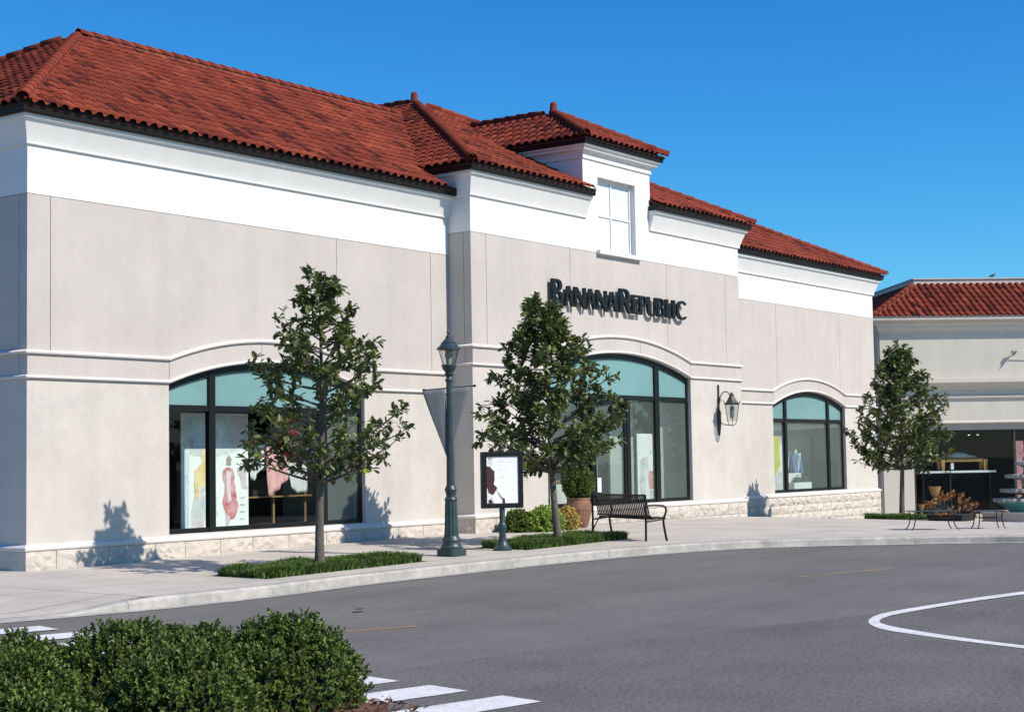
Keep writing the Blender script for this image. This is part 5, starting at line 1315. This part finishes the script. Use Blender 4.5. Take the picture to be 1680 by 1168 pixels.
# storefront recess and glazing
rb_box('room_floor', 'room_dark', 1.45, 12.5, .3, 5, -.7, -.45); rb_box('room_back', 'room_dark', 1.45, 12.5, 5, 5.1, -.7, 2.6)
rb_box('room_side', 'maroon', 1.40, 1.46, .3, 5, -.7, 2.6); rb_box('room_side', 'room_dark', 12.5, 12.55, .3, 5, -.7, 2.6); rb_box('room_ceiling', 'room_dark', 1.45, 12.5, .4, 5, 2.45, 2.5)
for x in (1.5, 4.95, 8.4, 12.4): rb_box('mullion', 'old_iron', x - .04, x + .04, .12, .22, -.44, 2.36)
for a, b in ((1.54, 4.91), (4.99, 8.36), (8.44, 12.36)): rb_box('glass_pane', 'window_glass', a, b, .16, .172, -.43, 2.36)
# roof: one tiled slope with a hip at the left end and a pale coping
ZR0, ZR1 = 6.10, 7.42
hipx = 2.35
def rbp(x, y, z): return tuple(MXR @ Vector((x, y, z)))
pf = [rbp(S0 - .35, -.35, ZR0), rbp(S1, -.35, ZR0), rbp(S1, 2.0, ZR1), rbp(hipx, 2.0, ZR1)]
pl = [rbp(S0 - .35, 8.5, ZR0), rbp(S0 - .35, -.35, ZR0), rbp(hipx, 2.0, ZR1), rbp(hipx, 8.5, ZR1)]
nroof = sheet_poly('roof', 'underlay', nb, [pf, pl, [rbp(hipx, 2, ZR1), rbp(S1, 2, ZR1), rbp(S1, 8.5, ZR1), rbp(hipx, 8.5, ZR1)]])
random.seed(99)
tile_face(nb, nroof, pf); tile_face(nb, nroof, pl); finish_tiles(nb, 290)
caps(nroof, Vector(pf[0]) + up_, Vector(pf[3]) + up_)
MB().sweep([(hipx, 9, ZR1 + .02), (hipx, 2.02, ZR1 + .02), (S1, 2.02, ZR1 + .02)], [(-.1, 0), (.06, 0), (.06, .17), (.10, .18), (.10, .22), (-.1, .22)]).build('coping', 'cream_trim', nroof, xf=MXR)
# grey gooseneck shape built where an unseen lamp's shadow falls on the cream wall
gl_ = empty('lamp_shadow_shape', rbp(5.3, 0, 4.9), 'small grey gooseneck shape in place of a lamp shadow on the cream wall at the right edge', 'wall lamp')
MB().tube([(5.9, 0, 4.86), (5.9, -.12, 4.9), (5.6, -.16, 4.92), (5.05, -.16, 4.94)], .014, 8).build('arm', 'steel', gl_, xf=MXR)
MB().lathe((0, 0, 0), [(.02, .14), (.05, .12), (.07, .05), (.13, 0), (.125, -.01), (.05, .04)], 16).build('shade', 'steel', gl_, xf=MXR @ Matrix.Translation((4.95, -.16, 4.88)) @ Matrix.Rotation(R(-50), 4, 'Y'), smooth=True)
# pigeon on the coping
bird = empty('pigeon', rbp(5.1, 2.0, ZR1 + .24), 'small dark pigeon perched on the neighbouring roof ridge', 'bird')
bmb = MB(); bxf = MXR @ Matrix.Translation((5.1, 2.0, ZR1 + .242)) @ Matrix.Scale(.72, 4)
bmb.tube([(-.17, 0, .05), (-.10, 0, .075), (-.03, 0, .10), (.05, 0, .115), (.10, 0, .15), (.125, 0, .185), (.15, 0, .19), (.18, 0, .18)], [.012, .03, .058, .062, .042, .032, .028, .004], 12)
bmb.build('body', 'bird_grey', bird, xf=bxf, smooth=True)
for sgn in (-1, 1): MB().tube([(.0, sgn * .02, 0), (.0, sgn * .02, .06)], .006, 6).build('leg', 'bird_grey', bird, xf=bxf)

# things in the neighbour's shop window
def rthing(name, x, y, z, label, cat, group=None): return empty(name, rbp(x, y, z), label, cat, group)
sh = rthing('display_shelf', 3.1, .8, .95, 'long white display shelf in the dark shop window', 'shelf')
MB().box(1.75, 4.45, .55, 1.25, .93, 1.0).build('board', 'print_white', sh, xf=MXR, bevel=.006)
for x in (1.95, 4.25): MB().box(x - .03, x + .03, .6, 1.2, -.449, .929).build('support', 'frame_black', sh, xf=MXR)
ot = rthing('wooden_footstool', 3.4, .85, 1.0, 'orange brown wooden stool with pale cushion on the white shelf', 'stool')
for x in (2.66, 4.12):
    for y in (.66, 1.1): MB().hull([(x - .04, y - .04, 1.004), (x + .04, y - .04, 1.004), (x + .04, y + .04, 1.004), (x - .04, y + .04, 1.004)], [(x - .07, y - .05, 1.38), (x + .07, y - .05, 1.38), (x + .07, y + .05, 1.38), (x - .07, y + .05, 1.38)]).build('leg', 'lamp_shade', ot, xf=MXR)
MB().box(2.74, 4.04, .64, 1.12, 1.30, 1.41).build('seat_frame', 'lamp_shade', ot, xf=MXR, bevel=.01)
cu3 = MB(); n1, n2 = 16, 8; vs_ = []
for sgn in (1, -1):
    for i in range(n1 + 1):
        for j in range(n2 + 1):
            u, v = i / n1, j / n2; e_ = (math.sin(math.pi * u) ** .5) * (math.sin(math.pi * v) ** .5)
            vs_.append((2.85 + 1.05 * u, .66 + .44 * v, 1.455 + sgn * (.04 if sgn < 0 else .13 + .05 * math.sin(u * 5)) * e_))
nn_ = (n1 + 1) * (n2 + 1)
cu3.add(vs_, [(k * nn_ + i * (n2 + 1) + j, k * nn_ + (i + 1) * (n2 + 1) + j, k * nn_ + (i + 1) * (n2 + 1) + j + 1, k * nn_ + i * (n2 + 1) + j + 1) for k in range(2) for i in range(n1) for j in range(n2)])
cu3.build('cushion', 'linen', ot, xf=MXR, smooth=True)
fl_ = rthing('floor_lamp', 2.85, .5, -.44, 'thin black stand with a white tag in the shop window', 'lamp')
MB().tube([(2.83, .45, -.44), (2.83, .45, 1.2)], .02, 8).build('pole', 'old_iron', fl_, xf=MXR)
MB().lathe((2.83, .45, -.449), [(.16, 0), (.16, .02), (.03, .04)], 20).build('base', 'old_iron', fl_, xf=MXR)
MB().box(2.85, 2.95, .42, .44, 1.05, 1.26).build('tag', 'print_white', fl_, xf=MXR)
for x, y, z, s, lb in ((2.38, .75, -.10, 1.0, 'orange shaded table lamp low in the shop window'), (1.85, .6, -.42, .55, 'small amber vase lamp at the window corner')):
    t = rthing('table_lamp', x, y, z, lb, 'lamp')
    MB().lathe((x, y, z), [(.09 * s, 0), (.1 * s, .02 * s), (.04 * s, .06 * s), (.09 * s, .16 * s), (.07 * s, .22 * s), (.03 * s, .26 * s)], 20).build('base', 'lamp_shade', t, xf=MXR, smooth=True)
    MB().lathe((x, y, z), [(.12 * s, .26 * s), (.22 * s, .58 * s), (.21 * s, .585 * s), (.03 * s, .3 * s)], 24).build('shade', 'lamp_shade', t, xf=MXR, smooth=True)
o = rb_box('lamp_table', 'frame_black', 2.05, 2.75, .5, 1.0, -.445, -.105, None); tag(o, 'low black table under the orange lamp', 'table')
for x in (3.68, 3.98):
    t = rthing('spotlight', x, .9, 2.3, 'small lit ceiling spotlight, %s of the two in the shop window' % ('left' if x < 3.8 else 'right'), 'light', 'ceiling spotlights')
    MB().lathe((x, .9, 2.2), [(.045, 0), (.05, .01), (.05, .12), (.02, .16), (.01, .25)], 12).build('housing', 'frame_black', t, xf=MXR, smooth=True)
    MB().lathe((x, .9, 2.195), [(.04, 0), (.04, .004)], 12).build('bulb', 'spot_glow', t, xf=MXR)
o = rb_box('red_sign_board', 'print_red', 5.05, 5.32, .30, .34, -.44, 1.98, None); tag(o, 'tall narrow dull red board standing in the shop window', 'sign')

# ------------------------------------------------------------------ fountain
FXc, FYc = 41.89, 14.13; fz = SW(FXc, FYc) + .004
ft = empty('fountain', (FXc, FYc, fz), 'three tiered grey stone fountain over a teal basin at the right edge', 'fountain')
c = (FXc, FYc, fz)
scal = lambda k, amt: (lambda a, r, z: 1 + amt * abs(math.sin(a * k)))
MB().lathe(c, [(1.15, 0), (1.17, .04), (1.12, .08), (1.12, .22), (1.17, .25), (1.17, .30), (1.02, .30), (1.0, .12), (.3, .12)], 48).build('pool_wall', 'tan_trim', ft, smooth=True)
MB().lathe(c, [(1.0, .20), (1.0, .215)], 48).build('water', 'water_film', ft)
MB().lathe(c, [(.42, .10), (.40, .20), (.45, .30), (.62, .46), (.72, .52), (.72, .54)], 40).build('basin', 'fountain_teal', ft, smooth=True)
for z0, r0, h_, k in ((.50, .76, .14, 9), (.74, .60, .15, 8), (1.12, .48, .14, 7), (1.46, .24, .11, 6)):
    MB().lathe(c, [(.10, z0 - .02), (r0 * .62, z0 + h_ * .2), (r0 * .92, z0 + h_ * .42), (r0 * 1.01, z0 + h_ * .35), (r0 * 1.03, z0 + h_ * .7), (r0, z0 + h_), (r0 * .93, z0 + h_), (r0 * .8, z0 + h_ * .7), (.1, z0 + h_ * .5)], 72, rfun=lambda a, r, z, k=k: 1 + (.08 * abs(math.sin(a * k)) + .03 * math.sin(a * 31) if r > .2 else 0)).build('tier_bowl', 'fountain_stone', ft, smooth=True)
MB().lathe(c, [(.16, .5), (.20, .62), (.12, .70), (.10, .76), (.17, .82), (.10, .9), (.09, 1.0), (.13, 1.06), (.08, 1.12), (.07, 1.18), (.11, 1.24), (.06, 1.32), (.05, 1.42), (.12, 1.50), (.20, 1.54), (.21, 1.58), (.08, 1.62), (.05, 1.70), (.01, 1.76)], 28).build('column', 'fountain_stone', ft, smooth=True)

# ------------------------------------------------------------------ low metal benches and the rust-leaved plant before the shop
def low_table(x, y, ang, label, w_=.95, d_=.42, h=.40):
    z = SW(x, y) + .004; t = empty('metal_side_table', (x, y, z), label, 'table', 'low metal tables on the pavement')
    xf = Matrix.Translation((x, y, z)) @ Matrix.Rotation(ang, 4, 'Z')
    MB().box(-w_ / 2, w_ / 2, -d_ / 2, d_ / 2, h - .016, h).build('table_top', 'lamp_green', t, xf=xf, bevel=.006)
    for a in (-1, 1):
        for b in (-1, 1):
            MB().tube([(a * w_ * .42, b * d_ * .42, h - .017), (a * w_ * .40, b * d_ * .38, h * .6), (a * w_ * .44, b * d_ * .42, h * .2), (a * w_ * .5, b * d_ * .5, 0)], .012, 8).build('leg', 'bench_black', t, xf=xf)
    for b in (-1, 1): MB().tube([(-w_ * .40, b * d_ * .38, h * .6), (w_ * .40, b * d_ * .38, h * .6)], .01, 6).build('stretcher', 'bench_black', t, xf=xf)
fang = -YAW * 0 + math.atan2(RT.y, RT.x)
low_table(32.55, 13.0, fang, 'low black metal table, left of two near the fountain', 1.0, .45, .40)
low_table(33.55, 12.15, fang, 'low black metal table, right of two near the fountain', .60, .4, .38)
bx_, by_ = 37.3, 15.2
def rust(x, y, label):
    z = SW(x, y) + .004
    MBt = MB().hull([(x - .4, y - .4, z), (x + .35, y - .45, z), (x + .4, y + .4, z), (x - .35, y + .45, z)], [(x - .45, y - .45, z + .16), (x + .4, y - .5, z + .16), (x + .45, y + .45, z + .16), (x - .4, y + .5, z + .16)])
    o = MBt.build('planter_box', 'room_dark', None, bevel=.01); tag(o, 'low dark planter box holding the rust leaved plant', 'planter')
    return bush('rust_shrub', x, y, z + .12, .72, .6, .56, label, 'shrub', 'rust_leaf', 90, 6, .065, 61, lump=.35, core=False)
rust(38.6, 14.9, 'orange brown leaved plant behind the low tables')
